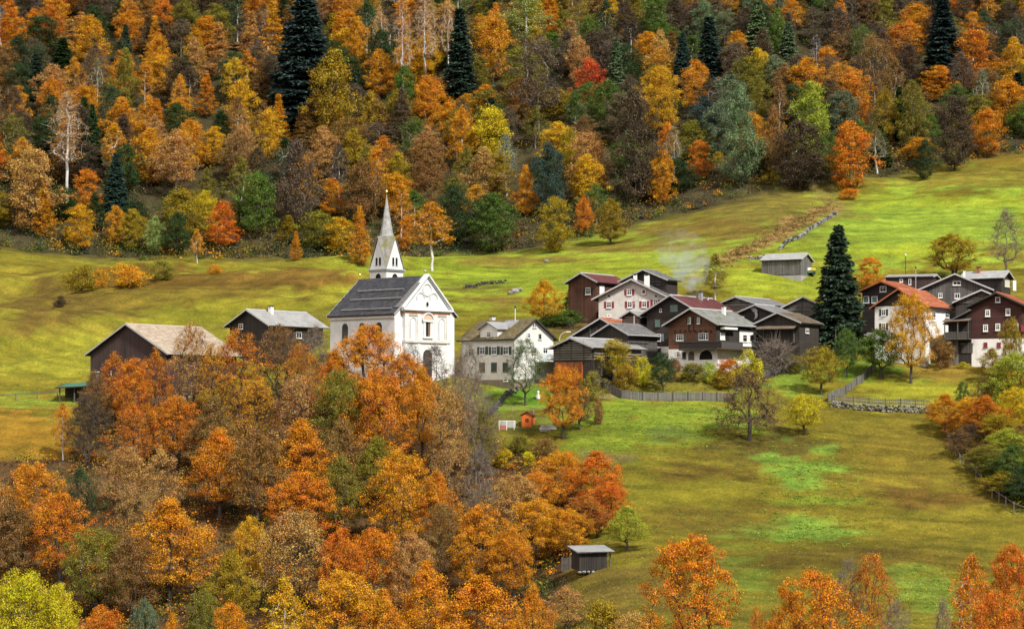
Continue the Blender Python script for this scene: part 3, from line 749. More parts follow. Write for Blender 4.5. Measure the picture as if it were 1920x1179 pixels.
# blind niches
for x in (-2.95, 2.95):
    mb = MB(); w_ = 1.0; z0_, z1_ = zw0 - .5, zw1 + 1.0
    FB(mb, x - w_, x - w_ + .12, z0_, z1_, .5, .6); FB(mb, x + w_ - .12, x + w_, z0_, z1_, .5, .6); FB(mb, x - w_, x + w_, z1_, z1_ + .14, .5, .63)
    fr = mb.build('niche_frame', 'plaster_cream', facade)
    P = arch_pts(x - .52, x + .52, z0_, z1_ - .3, 10); MB().prism([(a, fy - .5, b_) for a, b_ in P], (0, -.02, 0)).build('niche', 'blue_white', facade)
    mb = MB(); r = .52; zc2 = z1_ - .3 - r
    for i in range(10):
        a0, a1 = math.pi * i / 10, math.pi * (i + 1) / 10
        Q = [(x + r * math.cos(a0), zc2 + r * math.sin(a0)), (x + (r + .14) * math.cos(a0), zc2 + (r + .14) * math.sin(a0)), (x + (r + .14) * math.cos(a1), zc2 + (r + .14) * math.sin(a1)), (x + r * math.cos(a1), zc2 + r * math.sin(a1))]
        mb.prism([(a, fy - .5, b_) for a, b_ in Q], (0, -.1, 0))
    FB(mb, x - r - .14, x - r, z0_, zc2, .5, .6); FB(mb, x + r, x + r + .14, z0_, zc2, .5, .6)
    mb.build('niche_arch', 'plaster_cream', facade)
# door below
P = arch_pts(-.9, .9, 0, zm - 1.2, 10); MB().prism([(a, fy - .5, b_) for a, b_ in P], (0, -.05, 0)).build('door', 'boards_dark', facade)
# side wall: eaves moulding, tall windows
mb = MB(); c.fb(mb, 'l', c.yf, c.yb, c.eh - .55, c.eh - .1, 0, .25); mb.build('eaves_moulding', 'plaster_cream', c.root)
for i in range(3):
    y = c.L * (.25 + .25 * i); P = arch_pts(y - .6, y + .6, c.eh - 4.2, c.eh - 1.1, 8)
    MB().prism([(-c.w / 2 - .0, a, b_) for a, b_ in P], (-.06, 0, 0)).build('side_window', 'glass', c.root)
# tower with four gables and needle spire
Yt = 318.; kt = F / Yt; tp = at(725, 505, Yt); tl = c.loc(tp)
T = 1.78
zof = lambda py: (HZ - py) / kt - c.o.z
mb = MB(); mb.box(tl.x - T, tl.x + T, tl.y - T, tl.y + T, 0, zof(507)); tower = mb.build('tower', 'plaster_church', c.root)
zcn = zof(508)
mb = MB(); mb.box(tl.x - T - .28, tl.x + T + .28, tl.y - T - .28, tl.y + T + .28, zcn, zcn + .22); mb.box(tl.x - T - .14, tl.x + T + .14, tl.y - T - .14, tl.y + T + .14, zcn - .2, zcn); mb.build('tower_cornice', 'trim_grey', tower)
zg, zga = zcn + .22, zof(446)
dirs = [(0, -1), (1, 0), (0, 1), (-1, 0)]
mb = MB(); cc = (tl.x, tl.y)
gab = []
for dx, dy in dirs:
    tx, ty = -dy, dx
    a = (cc[0] + dx * T - tx * T, cc[1] + dy * T - ty * T, zg); b_ = (cc[0] + dx * T + tx * T, cc[1] + dy * T + ty * T, zg)
    top = (cc[0] + dx * T, cc[1] + dy * T, zga)
    MB().prism([a, b_, top], (-dx * .25, -dy * .25, 0)).build('tower_gable', 'plaster_church', tower)
    for sgn in (-1, 1):
        u = sgn * .36; wd_ = .2; z0_ = zg + .55; z1_ = zg + 1.75
        P = [(cc[0] + dx * (T + .0) + tx * q, cc[1] + dy * (T + .0) + ty * q, z) for q, z in arch_pts(u - wd_, u + wd_, z0_, z1_, 6)]
        MB().prism(P, (dx * .03, dy * .03, 0)).build('belfry_opening', 'dark', tower)
        P = [(cc[0] + dx * T + tx * q, cc[1] + dy * T + ty * q, z) for q, z in ((u - wd_ - .05, z0_ - .12), (u + wd_ + .05, z0_ - .12), (u + wd_ + .05, z0_), (u - wd_ - .05, z0_))]
        MB().prism(P, (dx * .1, dy * .1, 0)).build('opening_sill', 'trim_grey', tower)
    # round-headed opening below the cornice
    P = [(cc[0] + dx * T + tx * q, cc[1] + dy * T + ty * q, z) for q, z in arch_pts(-.55, .55, zcn - 2.4, zcn - .5, 8)]
    MB().prism(P, (dx * .03, dy * .03, 0)).build('belfry_opening', 'dark', tower)
rr_ = 1.06; zr_ = zga + .25; apx = Vector((cc[0], cc[1], zof(364)))
ring = []
for i in range(8):
    a = math.radians(-90 + 45 * i); ring.append(Vector((cc[0] + rr_ * math.cos(a), cc[1] + rr_ * math.sin(a), zr_)))
sp = MB()
NR = 26; hs = apx.z - zr_
for i in range(NR):
    f0, f1 = i / NR, (i + 1) / NR
    prof = lambda f: rr_ * ((1 - f) * .88 + .12 * (1 - f) ** 3)
    ra, rb = prof(f0) + .035, max(prof(f1) - .0, .01)
    lo = [Vector((cc[0] + ra * math.cos(math.radians(-90 + 45 * k)), cc[1] + ra * math.sin(math.radians(-90 + 45 * k)), zr_ + hs * f0 - .04)) for k in range(8)]
    hi = [Vector((cc[0] + rb * math.cos(math.radians(-90 + 45 * k)), cc[1] + rb * math.sin(math.radians(-90 + 45 * k)), zr_ + hs * f1)) for k in range(8)]
    for k in range(8): sp.poly([lo[k], lo[(k + 1) % 8], hi[(k + 1) % 8], hi[k]])
    sp.poly(lo[::-1])
spire = sp.build('spire', 'spire_shingle', tower)
sk = MB(); e = .16
for i, (dx, dy) in enumerate(dirs):
    G = Vector((cc[0] + dx * (T + .22), cc[1] + dy * (T + .22), zga + .12)); rf_ = ring[2 * i]
    for sgn in (-1, 1):
        tx, ty = -dy * sgn, dx * sgn
        C_ = Vector((cc[0] + dx * (T + e) + tx * (T + e), cc[1] + dy * (T + e) + ty * (T + e), zg + .05)); rc = ring[(2 * i + (1 if sgn > 0 else -1)) % 8]
        for q in ([rf_, G, C_, rc] if sgn > 0 else [rc, C_, G, rf_],):
            i0 = len(sk.v); sk.v += [tuple(p_) for p_ in q] + [tuple(p_ - Vector((0, 0, .14))) for p_ in q]
            for f_ in ((0, 1, 2), (0, 2, 3), (4, 6, 5), (4, 7, 6), (0, 4, 5, 1), (1, 5, 6, 2), (2, 6, 7, 3)): sk.f.append(tuple(i0 + k_ for k_ in f_)); sk.m.append(0)
sk.build('spire_skirt', 'spire_skirt', tower)
mb = MB().tube(apx - Vector((0, 0, .3)), apx + Vector((0, 0, 1.4)), .05, .03, 6).lathe([(0, 0), (.17, .06), (.24, .22), (.17, .38), (0, .44)], (apx.x, apx.y, apx.z + .15), 10)
a_ = apx + Vector((0, 0, 1.15)); mb.tube(a_ + Vector((-.3, 0, 0)), a_ + Vector((.3, 0, 0)), .03, .03, 5)
mb.build('ball_and_cross', 'gold', spire)

# ---- white-grey house with mossy roof and cross gable ---------------------------------
h = House('village_house', 'pale grey rendered house with mossy roof and dark green shutters right of the church', 'house', (1005, 598), 963, 1047, 38, 896, 40, 298, ov=.45, eo=.5)
h.walls('plaster_offwhite', 'plinth_brown', h.zpix(918, 712, 'l')); h.roof('tile', 'roof_moss', trim='trim_dark')
for px in (905, 927, 949): h.window('l', px, 657.5, 10, 15, shut='green_paint')
h.window('l', 884, 660, 10, 14)
for px, m_ in ((904, 'brown_paint'), (926.5, 'green_paint'), (948, 'green_paint')): h.window('l', px, 688, 10, 17, frame='brown_paint', pane=m_, bars=(0, 0), surround=.1)
h.window('l', 948.5, 712.5, 8, 5, bars=(0, 0), surround=.1)
h.window('g', 991, 629, 6, 10); h.window('g', 1012, 631, 6, 11, frame='plaster_grey', bars=(0, 0)); h.window('g', 1000, 610, 3, 8, bars=(0, 0), surround=.05); h.window('g', 1004, 610, 3, 8, bars=(0, 0), surround=.05)
h.window('g', 1001, 657, 9, 12); h.window('g', 1022, 657, 9, 12); h.window('g', 1010, 692, 8, 14, frame='brown_paint')
h.chimney(923.5, 592, 10, 12, 0, mat='plaster_cream', cap='trim_dark', xloc=.3)
# cross gable flush with the long wall
ua, _ = h.pix('l', 901, 640); ub, _ = h.pix('l', 933, 640)
if ua > ub: ua, ub = ub, ua
um = (ua + ub) / 2; zcr = h.zpix(917, 603.5, 'l'); hwid = (ub - ua) / 2; cr = zcr - h.zpix(917, 617, 'l'); ew = hwid + .35; xs = -h.w / 2
cg = MB().prism([(xs - .03, ua, h.eh - .6), (xs - .03, ub, h.eh - .6), (xs - .03, ub, zcr - cr * hwid / ew - .1), (xs - .03, um, zcr - .1), (xs - .03, ua, zcr - cr * hwid / ew - .1)], (h.w / 2, 0, 0)).build('cross_gable', 'plaster_offwhite', h.root)
mb = MB()
for sg in (-1, 1):
    q = [(xs - .5, um, zcr - .1), (xs - .5, um + sg * ew, zcr - cr - .1), (xs + h.w / 2 - .2, um + sg * ew, zcr - cr - .1), (xs + h.w / 2 - .2, um, zcr - .1)]
    q += [(a, b_, z + .14) for a, b_, z in q]
    if sg < 0: q = [q[j] for j in (1, 0, 3, 2, 5, 4, 7, 6)]
    mb.hexa(q)
mb.build('cross_gable_roof', 'roof_metal', cg)
h.window('l', 917, 627.5, 7, 11)
ln_ = math.hypot(h.W / 2, h.rise); ca_, sa_ = h.W / 2 / ln_, h.rise / ln_
for i in range(4):
    y0_ = um - 2.6 + i * .75
    P_ = [(-(d_ * ca_ + e_ * sa_), y_, h.H - d_ * sa_ + e_ * ca_) for e_ in (.05, .10) for d_, y_ in ((.15, y0_), (2.1, y0_), (2.1, y0_ + .7), (.15, y0_ + .7))]
    MB().hexa([P_[k_] for k_ in (1, 0, 3, 2, 5, 4, 7, 6)]).build('metal_sheet', 'roof_metal', h.rf)
# balcony with pale glass balustrade
bx0, bz = h.pix('g', 1003, 677); bx1, _ = h.pix('g', 1046, 677)
bal = MB().box(bx0, bx1 + 1.0, h.yf - 1.5, h.yf - .01, bz - .15, bz).build('balcony', 'white_paint', h.root)
n = 4
for i in range(n):
    a = bx0 + (bx1 + 1 - bx0) * i / n; b_ = bx0 + (bx1 + 1 - bx0) * (i + 1) / n
    MB().box(a + .03, b_ - .03, h.yf - 1.5, h.yf - 1.46, bz + .08, bz + 1.0).build('balustrade_panel', 'balcony_glass', bal)
    MB().box(a - .03, a + .03, h.yf - 1.52, h.yf - 1.44, bz, bz + 1.08).build('balustrade_post', 'white_paint', bal)
MB().box(bx0, bx1 + 1, h.yf - 1.53, h.yf - 1.43, bz + 1.08, bz + 1.13).build('handrail', 'white_paint', bal)
MB().box(bx1 + .8, bx1 + .95, h.yf - 1.4, h.yf - 1.25, 0, bz - .15).build('balcony_post', 'white_paint', h.root)

# ---- hay barn with pale sheet roof ------------------------------------------------------
b = House('hay_barn', 'open slatted hay barn with pale sheet metal roof beside the pale grey house', 'barn', (1069, 633), 1028, 1111, 19, 1178, -38, 293, ov=.7, eo=.5)
zl = b.zpix(1069, 677); b.walls('boards_dark', 'boards_dark', zl); b.roof('metal', 'roof_metal_light', pw=.55)
b.slats('g', 8, zl + .1, b.H - .5); b.slats('r', 4, zl + .1, b.eh - .2)
for px in (1049, 1071, 1094): b.panel('g', px, 640, px + 2, 676, 'boards_weather', 'post', .1, .2)
for i, px in enumerate((1042, 1054, 1066, 1078)): b.panel('g', px, 679, px + 11, 720, 'boards_orange', 'orange_board_panel', .07, .14)
b.panel('g', 1091, 678, 1094, 722, 'boards_orange', 'post', .1, .3)
b.panel('r', 1125, 690, 1165, 705, 'boards_weather', 'rail', .07, .14); b.panel('r', 1112, 712, 1175, 717, 'boards_weather', 'rail', .07, .14)

b = House('timber_barn', 'steep dark barn with orange tiled roof half hidden behind slatted hay barn', 'barn', (1125, 596), 1064, 1186, 37, 1172, -20, 307, ov=.6, eo=.5)
b.walls('boards_dark'); b.roof('tile', 'roof_tile_red', trim='trim_grey')
for px in (1106, 1118): b.panel('g', px, 612, px + 1.5, 655, 'boards_weather', 'post', .02, .12)
b = House('timber_barn', 'dark barn with dark grey tiled roof below the grey house with red shutters', 'barn', (1143, 606), 1109, 1178, 22, 1219, -35, 301.5, ov=.6, eo=.45)
b.walls('boards_dark', 'boards_weather', b.zpix(1160, 640)); b.roof('tile', 'roof_tile_grey'); b.gutter(1)
b.panel('r', 1180, 640, 1215, 643, 'boards_weather', 'rail', .05, .15)
b = House('small_hut', 'small slatted hut with pale roof in front of the grey house', 'hut', (1181, 582), 1161, 1202, 13, 1212, -30, 309, ov=.5, eo=.35)
b.walls('boards_dark'); b.roof('metal', 'roof_metal_light', pw=.5); b.slats('g', 5, b.eh - 1.4, b.eh + .2, gap=.4); b.panel('g', 1189, 592, 1191.5, 607, 'white_paint', 'pipe', .1, .2)

# ---- grey house with red shutters -----------------------------------------------------------
h = House('village_house', 'grey rendered gabled house with red shutters in the middle of the village', 'house', (1183, 523), 1110, 1256, 37, 1216, -15, 318, ov=.7, eo=.95)
h.walls('plaster_grey'); h.roof('tile', 'roof_tile_grey', trim='trim_grey')
h.window('g', 1180, 548, 9, 11, shut='red_paint'); h.window('g', 1207, 547, 8, 10, pane='red_paint', bars=(0, 0), surround=.12)
for px, py in ((1142, 571.5), (1181, 571), (1208, 570.5), (1229, 568)): h.window('g', px, py, 9, 12, shut='red_paint')
h.window('g', 1142, 592, 8, 5, pane='red_paint', bars=(0, 0), surround=.12)
for px in (1142, 1230): arch(h, 'g', px - 4.5, px + 4.5, 552, 557, 'white_paint', 'half_round_frame', 0, .05); arch(h, 'g', px - 3, px + 3, 553.2, 556.6, 'dark', 'half_round_window', .05, .06)
h.chimney(1191, 513.5, 8, 10, 2.2); h.chimney(1213, 514, 11, 20, 1.4)

b = House('timber_barn', 'rust brown boarded barn with red roof above the orchard bushes', 'barn', (1088, 511.5), 1060, 1121, 18, 1156, -35, 330, ov=.6, eo=.5)
b.walls('boards_rust'); b.roof('metal', 'roof_red_metal', pw=.6); b.window('g', 1103, 546, 9, 13, shut='boards_dark'); b.panel('r', 1124, 535, 1133, 552, 'white_paint', 'whitewashed_patch', .0, .04)
b = House('timber_barn', 'blackish barn with low grey roof behind the chimneys of the grey house', 'barn', (1205, 505), 1160, 1250, 21, 1236, -30, 329, ov=.6, eo=.5)
b.walls('boards_dark'); b.roof('tile', 'roof_tile_grey')
for py in (528, 534): b.panel('g', 1190, py, 1240, py + 1.5, 'boards_weather', 'beam', .02, .12)

# ---- big dark house with red roof -------------------------------------------------------------
h = House('village_house', 'tall blackened log house with dull red roof and smoking chimney', 'house', (1256, 553), 1200, 1312, 36, 1350, -33, 305, ov=.8, eo=.9)
zb = h.zpix(1238, 650); h.walls('logs_dark', 'plaster_white', zb); h.roof('metal', 'roof_red_metal', pw=.5)
h.window('g', 1264, 578, 14, 12, frame='pale_green_paint', pane='pale_green_paint', bars=(1, 0)); h.window('g', 1239, 582, 4, 6, frame='white_paint', surround=.06, bars=(0, 0))
h.window('g', 1233, 606, 9, 13, frame='pale_green_paint', pane='pale_green_paint', bars=(0, 0)); h.window('g', 1234, 633, 10, 14, shut='blue_grey_paint')
h.window('g', 1236, 657, 7, 9, frame='brown_paint', bars=(0, 0))
ch = h.chimney(1314, 546, 8, 14, 0, mat='concrete', xloc=.8)
h.chimney(1327, 556, 4, 6, 0, mat='plaster_white', xloc=.5); h.gutter(1)

# ---- brown chalet -------------------------------------------------------------------------------
h = House('chalet', 'brown log chalet with grey sheet roof, wooden balcony and white arched base', 'chalet', (1293, 578), 1243, 1342, 31, 1385, -36, 299, ov=.9, eo=.6)
zb = h.zpix(1300, 654); h.walls('logs_brown', 'plaster_white', zb); h.roof('metal', 'roof_metal_mossy', pw=.55); h.gutter(1)
h.panel('r', 1342, 610, 1421, 652, 'boards_dark', 'dark_side_cladding', .01, .05)
for px in (1293, 1310): h.window('g', px, 601, 5.5, 12, shut='boards_dark')
h.window('g', 1275, 633, 13, 12, bars=(2, 1), shut='brown_paint'); h.window('g', 1317, 631, 13, 13, bars=(2, 1), shut='brown_paint'); h.window('g', 1326, 631, 5, 13, bars=(0, 1))
for i in range(8):
    px = 1266 + i * 9.6; u, z = h.pix('g', px, 621); mb = MB(); h.fb(mb, 'g', u - .09, u + .09, z - .1, z + .1, 0, .28); mb.build('beam_end', 'boards_dark', h.root)
for px in (1291, 1300): h.panel('g', px, 593, px + 1.5, 622, 'boards_dark', 'post', .01, .1)
# balcony: front right half and along the side
u0, zf = h.pix('g', 1281, 655); hx = h.w / 2
bal = MB().box(u0, hx + 1.3, h.yf - 1.3, h.yf - .07, zf - .18, zf).build('balcony', 'boards_dark', h.root)
MB().box(hx + .07, hx + 1.3, h.yf - .07, h.yf + 7.5, zf - .18, zf).build('balcony', 'boards_dark', h.root)
me = MB().box(-.09, .09, -.025, .025, .06, .98).mesh('baluster', 'boards_dark')
n = int((hx + 1.3 - u0) / .21)
for i in range(n + 1): link('baluster', me, bal, (u0 + .1 + i * .21, h.yf - 1.25, zf))
me2 = MB().box(-.025, .025, -.09, .09, .06, .98).mesh('baluster', 'boards_weather')
for i in range(30): link('baluster', me2, bal, (hx + 1.25, h.yf - 1.1 + i * .21, zf))
MB().box(u0, hx + 1.32, h.yf - 1.32, h.yf - 1.2, zf + .98, zf + 1.06).build('handrail', 'boards_weather', bal)
MB().box(hx + 1.2, hx + 1.32, h.yf - 1.2, h.yf + 7.5, zf + .98, zf + 1.06).build('handrail', 'boards_weather', bal)
arch(h, 'g', 1291, 1302, 659, 675, 'brown_paint', 'arched_door', .07, .1); arch(h, 'g', 1312, 1336, 656.5, 674, 'dark', 'arched_opening', .07, .09)
h.window('g', 1283, 666, 7, 12, frame='brown_paint', bars=(0, 0)); h.window('g', 1272, 664, 7, 11, frame='white_paint')
h.panel('r', 1386, 620, 1428, 650, 'plaster_white', 'whitewashed_annex', .0, .055)
for px in (1396, 1409, 1420): h.window('r', px, 634, 8, 14, frame='white_paint', pane='dark', bars=(0, 1))
h.panel('r', 1349, 614, 1373, 618, 'white_paint', 'awning', .1, .9)
h.window('r', 1354, 630, 9, 13, frame='white_paint', pane='white_paint', bars=(0, 0)); h.panel('r', 1359, 625, 1366, 641, 'dark', 'doorway', .06, .08)
h.chimney(1357, 573, 8, 12, 0, xloc=1.4)

# ---- barn cluster in the middle right -------------------------------------------------------------
b = House('hay_barn', 'slatted barn with long grey sheet roof behind the red roofed log house', 'barn', (1378, 556), 1341, 1417, 15, 1457, -35, 322, ov=.6, eo=.45)
b.walls('boards_dark'); b.roof('metal', 'roof_metal', pw=.55); b.slats('g', 6, b.eh - 1.2, b.H - .4)
b = House('timber_barn', 'dark barn with grey sheet roof and a white flag on its gable', 'barn', (1415, 571), 1379, 1452, 16, 1460, -35, 312, ov=.6, eo=.45)
b.walls('boards_dark'); b.roof('metal', 'roof_metal', pw=.55)
u, z = b.pix('g', 1412, 583)
fl = thing('hanging_flag', 'pale cloth flag drooping from dark barn gable beside the brown chalet', 'flag', b.o + b.M @ Vector((u, b.yf - .08, z)), b.t)
mb = MB(); pts = [(-.5, .75), (0.1, .35), (.55, -.1), (.72, -.75), (.5, -1.2)]
MB().tube((-.6, 0, .8), (-.1, -.25, .95), .03, .03, 5).build('staff', 'boards_weather', fl)
for i, ((a, z0_), (a2, z1_)) in enumerate(zip(pts[:-1], pts[1:])):
    wdt = .28 + .1 * math.sin(i * 2)
    mb.hexa([(a - wdt, -.10 - .05 * (i % 2), z0_ - .1), (a + wdt, -.16, z0_ + .1), (a + wdt, -.12, z0_ + .1), (a - wdt, -.06 - .05 * (i % 2), z0_ - .1), (a2 - wdt, -.10 - .05 * ((i + 1) % 2), z1_ - .1), (a2 + wdt, -.16, z1_ + .1), (a2 + wdt, -.12, z1_ + .1), (a2 - wdt, -.06 - .05 * ((i + 1) % 2), z1_ - .1)])
mb.build('cloth', 'trim_grey', fl)
b = House('hay_barn', 'wide gabled hay barn with grey slats left of the big dark spruce', 'barn', (1505, 556), 1453, 1557, 26, 1521, -12, 318, ov=.6, eo=.5)
b.walls('boards_dark'); b.roof('metal', 'roof_metal', pw=.6); b.slats('g', 10, b.eh - 1.0, b.H - .5); b.panel('g', 1503, 562, 1506, 590, 'boards_weather', 'post', .1, .2)
b = House('timber_barn', 'dark front barn with mossy brown tiled roof left of the big spruce', 'barn', (1457, 585.5), 1415, 1497, 20, 1512, -33, 303, ov=.6, eo=.5)
b.walls('boards_dark', 'logs_dark', b.zpix(1457, 640)); b.roof('tile', 'roof_tile_brown')
u0, z = b.pix('g', 1424, 617); u1, _ = b.pix('g', 1495, 615)
MB().hexa([(u0, b.yf - 1.3, z - .1), (u1, b.yf - 1.3, z - .1), (u1, b.yf, z + .35), (u0, b.yf, z + .35), (u0, b.yf - 1.3, z + .02), (u1, b.yf - 1.3, z + .02), (u1, b.yf, z + .47), (u0, b.yf, z + .47)]).build('porch_roof', 'roof_tile_brown', b.root)
for px in (1432, 1456, 1488): b.panel('g', px, 618, px + 2, 642, 'boards_weather', 'post', .02, .2)
b.window('r', 1513, 620, 6, 9); b.window('g', 1440, 631, 8, 8, frame='brown_paint')

# ---- lone hay barn on the meadow ---------------------------------------------------------------------
pg = ground_at(1455, 523); Yb = pg.y + 1.5
b = House('hay_barn', 'lone silver-grey boarded hay barn standing on the green upper meadow', 'barn', (1515, 475), 1499, 1531, 13, 1441, 62, Yb, ov=.3, eo=.35)
b.walls('boards_grey', 'concrete', b.zpix(1470, 517, 'l')); b.roof('metal', 'roof_metal_light', pw=.7)
n = 26
for i in range(n):
    a = b.yf + (b.yb - b.yf) * i / n; wd = (b.yb - b.yf) / n; rg = random.Random(i)
    mb = MB(); b.fb(mb, 'l', a + .01, a + wd - rg.uniform(.01, .05), b.zpix(1470, 515, 'l') + rg.uniform(-.1, .1), b.eh - .15, .0, .04 + rg.uniform(0, .04)); mb.build('plank', 'boards_grey', b.root)
pg2 = ground_at(1516, 516); 
tr = thing('farm_trailer', 'small green trailer with yellow cover parked behind the lone hay barn', 'trailer', at(1517, 515, pg2.y - .5), R(8))
k_ = F / pg2.y; L_ = 24 / k_
mb = MB().prism([(-L_ / 2, -.6, .25), (L_ / 2, -.6, .35), (L_ / 2, -.6, .75), (-L_ / 2, -.6, .65)], (0, 1.2, 0)).build('body', 'machine_green', tr)
MB().prism([(-.0, -.5, .75), (L_ / 2, -.5, .78), (L_ / 2 - .1, -.5, 1.15), (.25, -.5, 1.2)], (0, 1.0, 0)).build('cover', 'yellow_paint', tr)
MB().prism([(-L_ / 2, -.5, .68), (0, -.5, .73), (.3, -.5, 1.25), (-L_ / 2 + .1, -.5, 1.1)], (0, 1.0, 0)).build('hood', 'white_paint', tr)
for x in (-L_ * .3, L_ * .3):
    for y in (-.68, .5): MB().tube((x, y, .2), (x, y + .18, .2), .32, .32, 12).build('wheel', 'rubber', tr)

# ---- houses on the right -----------------------------------------------------------------------------
h = House('village_house', 'dark timber house with bright red roof just right of the big spruce', 'house', (1651, 527), 1613, 1690, 18, 1706, -35, 318, ov=.6, eo=.5)
h.walls('logs_dark', 'plaster_white', h.eh * .3); h.roof('tile', 'roof_tile_red', trim='roof_tile_red')
h.window('g', 1656, 542, 12, 11); h.window('g', 1624, 562, 11, 13, pane='pale_green_paint', bars=(0, 0)); h.window('g', 1640, 562, 11, 13, pane='pale_green_paint', bars=(0, 0))
h = House('village_house', 'white walled house with broad orange tiled roof behind the golden tree', 'house', (1684, 541), 1635, 1731, 35, 1758, -35, 306, ov=.6, eo=.6)
zz = h.zpix(1670, 574); h.walls('logs_dark', 'plaster_white', zz); h.roof('tile', 'roof_tile_red', trim='roof_tile_red')
for py in (586, 612): h.window('g', 1657, py, 8, 12, shut='green_paint')
for px in (1690, 1712): h.window('g', px, 600, 8, 12, shut='green_paint')
for px in (1750, 1775): h.window('r', px, 590, 7, 11, frame='white_paint')
h = House('timber_shed', 'long low dark shed with flat roof behind the red roofed houses', 'shed', (1757, 515), 1744, 1772, 5, 1671, 68, 327, ov=.3, eo=.2)
h.walls('boards_purple'); h.roof('metal', 'roof_metal', pw=.8)
h.window('l', 1706, 528, 5, 12, bars=(0, 0)); h.window('l', 1690, 526, 6, 6, bars=(0, 0))
h = House('village_house', 'wide grey-black boarded gable house on the right behind other roofs', 'house', (1790, 513), 1721, 1861, 31, 1816, -12, 315, ov=.6, eo=.6)
h.walls('boards_weather'); h.roof('tile', 'roof_tile_grey'); h.window('g', 1794, 531, 15, 8, bars=(1, 0)); h.window('g', 1763, 554, 8, 9); h.window('g', 1795, 555, 10, 10, bars=(1, 0))
h.chimney(1808, 505, 5, 9, 3)
h = House('small_hut', 'dark hut with ribbed metal roof and cream shutters at the upper right', 'hut', (1892, 508), 1876, 1907, 14, 1818, 55, 323, ov=.5, eo=.4)
h.walls('boards_dark'); h.roof('metal', 'roof_metal_light', pw=.9); h.window('g', 1888, 531, 9, 13, frame='cream_paint', pane='cream_paint', bars=(1, 0)); h.chimney(1835, 500, 7, 9, 0, mat='brick', xloc=-.3)
h.panel('g', 1899, 526, 1905, 545, 'white_paint', 'whitewashed_corner', .0, .04)
h = House('timber_barn', 'dark slatted barn gable wedged between the boarded house and red log house', 'barn', (1840, 543), 1786, 1890, 23, 1862, -12, 309, ov=.6, eo=.5)
h.walls('boards_dark'); h.roof('tile', 'roof_tile_grey'); h.slats('g', 5, h.eh - .2, h.H - .5, mat='boards_weather', gap=.3)
h.panel('g', 1815, 570, 1860, 600, 'boards_weather', 'board_infill', .02, .07)
h = House('village_house', 'dark red log house with white base and red roof at right edge', 'house', (1867, 548), 1817, 1920, 27, 1938, -25, 301, ov=.7, eo=.75)
zb = h.zpix(1870, 635); h.walls('logs_red', 'plaster_white', zb); h.roof('tile', 'roof_tile_red', trim='trim_dark')
h.window('g', 1871, 562, 9, 10, bars=(0, 0))
for px, py in ((1852, 587), (1890, 585), (1848, 615), (1871, 613), (1905, 613)): h.window('g', px, py, 9, 13, surround=.14)
for px in (1848, 1873, 1895): h.window('g', px, 646.5, 7, 9, frame='red_paint', pane='red_paint', bars=(0, 0))
h.window('r', 1917, 615, 6, 12, frame='red_paint', pane='red_paint', bars=(0, 0))
# lean-to barn on its left
lt = thing('lean_to_barn', 'weathered lean-to barn with open gallery left of the red log house', 'barn', h.o, h.t)
xr = -h.w / 2 - .02; xl = h.pix('g', 1778, 640)[0]
zr1 = h.zpix(1826, 580); zr0 = h.zpix(1778, 603)
MB().prism([(xl, h.yf, 0), (xr, h.yf, 0), (xr, h.yf, zr1 - .25), (xl, h.yf, zr0 - .25)], (0, 6.5, 0)).build('wall', 'boards_dark', lt)
MB().hexa([(xl - .6, h.yf - .9, zr0 - .45), (xr, h.yf - .9, zr1 - .2), (xr, h.yf + 6.8, zr1 - .2), (xl - .6, h.yf + 6.8, zr0 - .45), (xl - .6, h.yf - .9, zr0 - .3), (xr, h.yf - .9, zr1 - .05), (xr, h.yf + 6.8, zr1 - .05), (xl - .6, h.yf + 6.8, zr0 - .3)]).build('roof', 'roof_tile_grey', lt)
zp = h.zpix(1800, 602); MB().hexa([(xl - .5, h.yf - 1.6, zp - .15), (xr, h.yf - 1.6, zp - .05), (xr, h.yf, zp + .3), (xl - .5, h.yf, zp + .2), (xl - .5, h.yf - 1.6, zp - .05), (xr, h.yf - 1.6, zp + .05), (xr, h.yf, zp + .4), (xl - .5, h.yf, zp + .3)]).build('porch_roof', 'roof_tile_brown', lt)
zg0, zg1 = h.zpix(1800, 635), h.zpix(1800, 624)
MB().box(xl - .3, xr, h.yf - 1.4, h.yf - .01, zg0 - .15, zg0).build('gallery_floor', 'boards_weather', lt)
n = 11
me = MB().box(-.13, .13, -.03, .03, 0, zg1 - zg0).mesh('gallery_board', 'boards_weather')
for i in range(n): link('gallery_board', me, lt, (xl - .15 + (xr - xl) * (i + .5) / n, h.yf - 1.36, zg0))
for x in (xl - .2, (xl + xr) / 2, xr - .15): MB().box(x - .07, x + .07, h.yf - 1.45, h.yf - 1.31, zg1 if False else zg0, zp - .05).build('post', 'boards_weather', lt)
MB().box(xl - .3, xr, h.yf - 1.42, h.yf - 1.30, zg1, zg1 + .08).build('handrail', 'boards_grey', lt)
MB().box(xl + .2, xl + 1.5, h.yf - .2, h.yf - .01, 0, zg0 - .2).build('side_boarding', 'boards_grey', lt)
dx0, dz0 = h.pix('g', 1803, 662); dx1, dz1 = h.pix('g', 1824, 645)
for i in range(5): MB().box(dx0 + (dx1 - dx0) * i / 5 + .01, dx0 + (dx1 - dx0) * (i + 1) / 5 - .01, h.yf - .1, h.yf - .02, max(dz0, .1), dz1).build('door_plank', 'boards_weather', lt)
MB().box(dx0 - .12, dx1 + .12, h.yf - .14, h.yf - .02, dz1, dz1 + .14).build('door_lintel', 'boards_grey', lt)

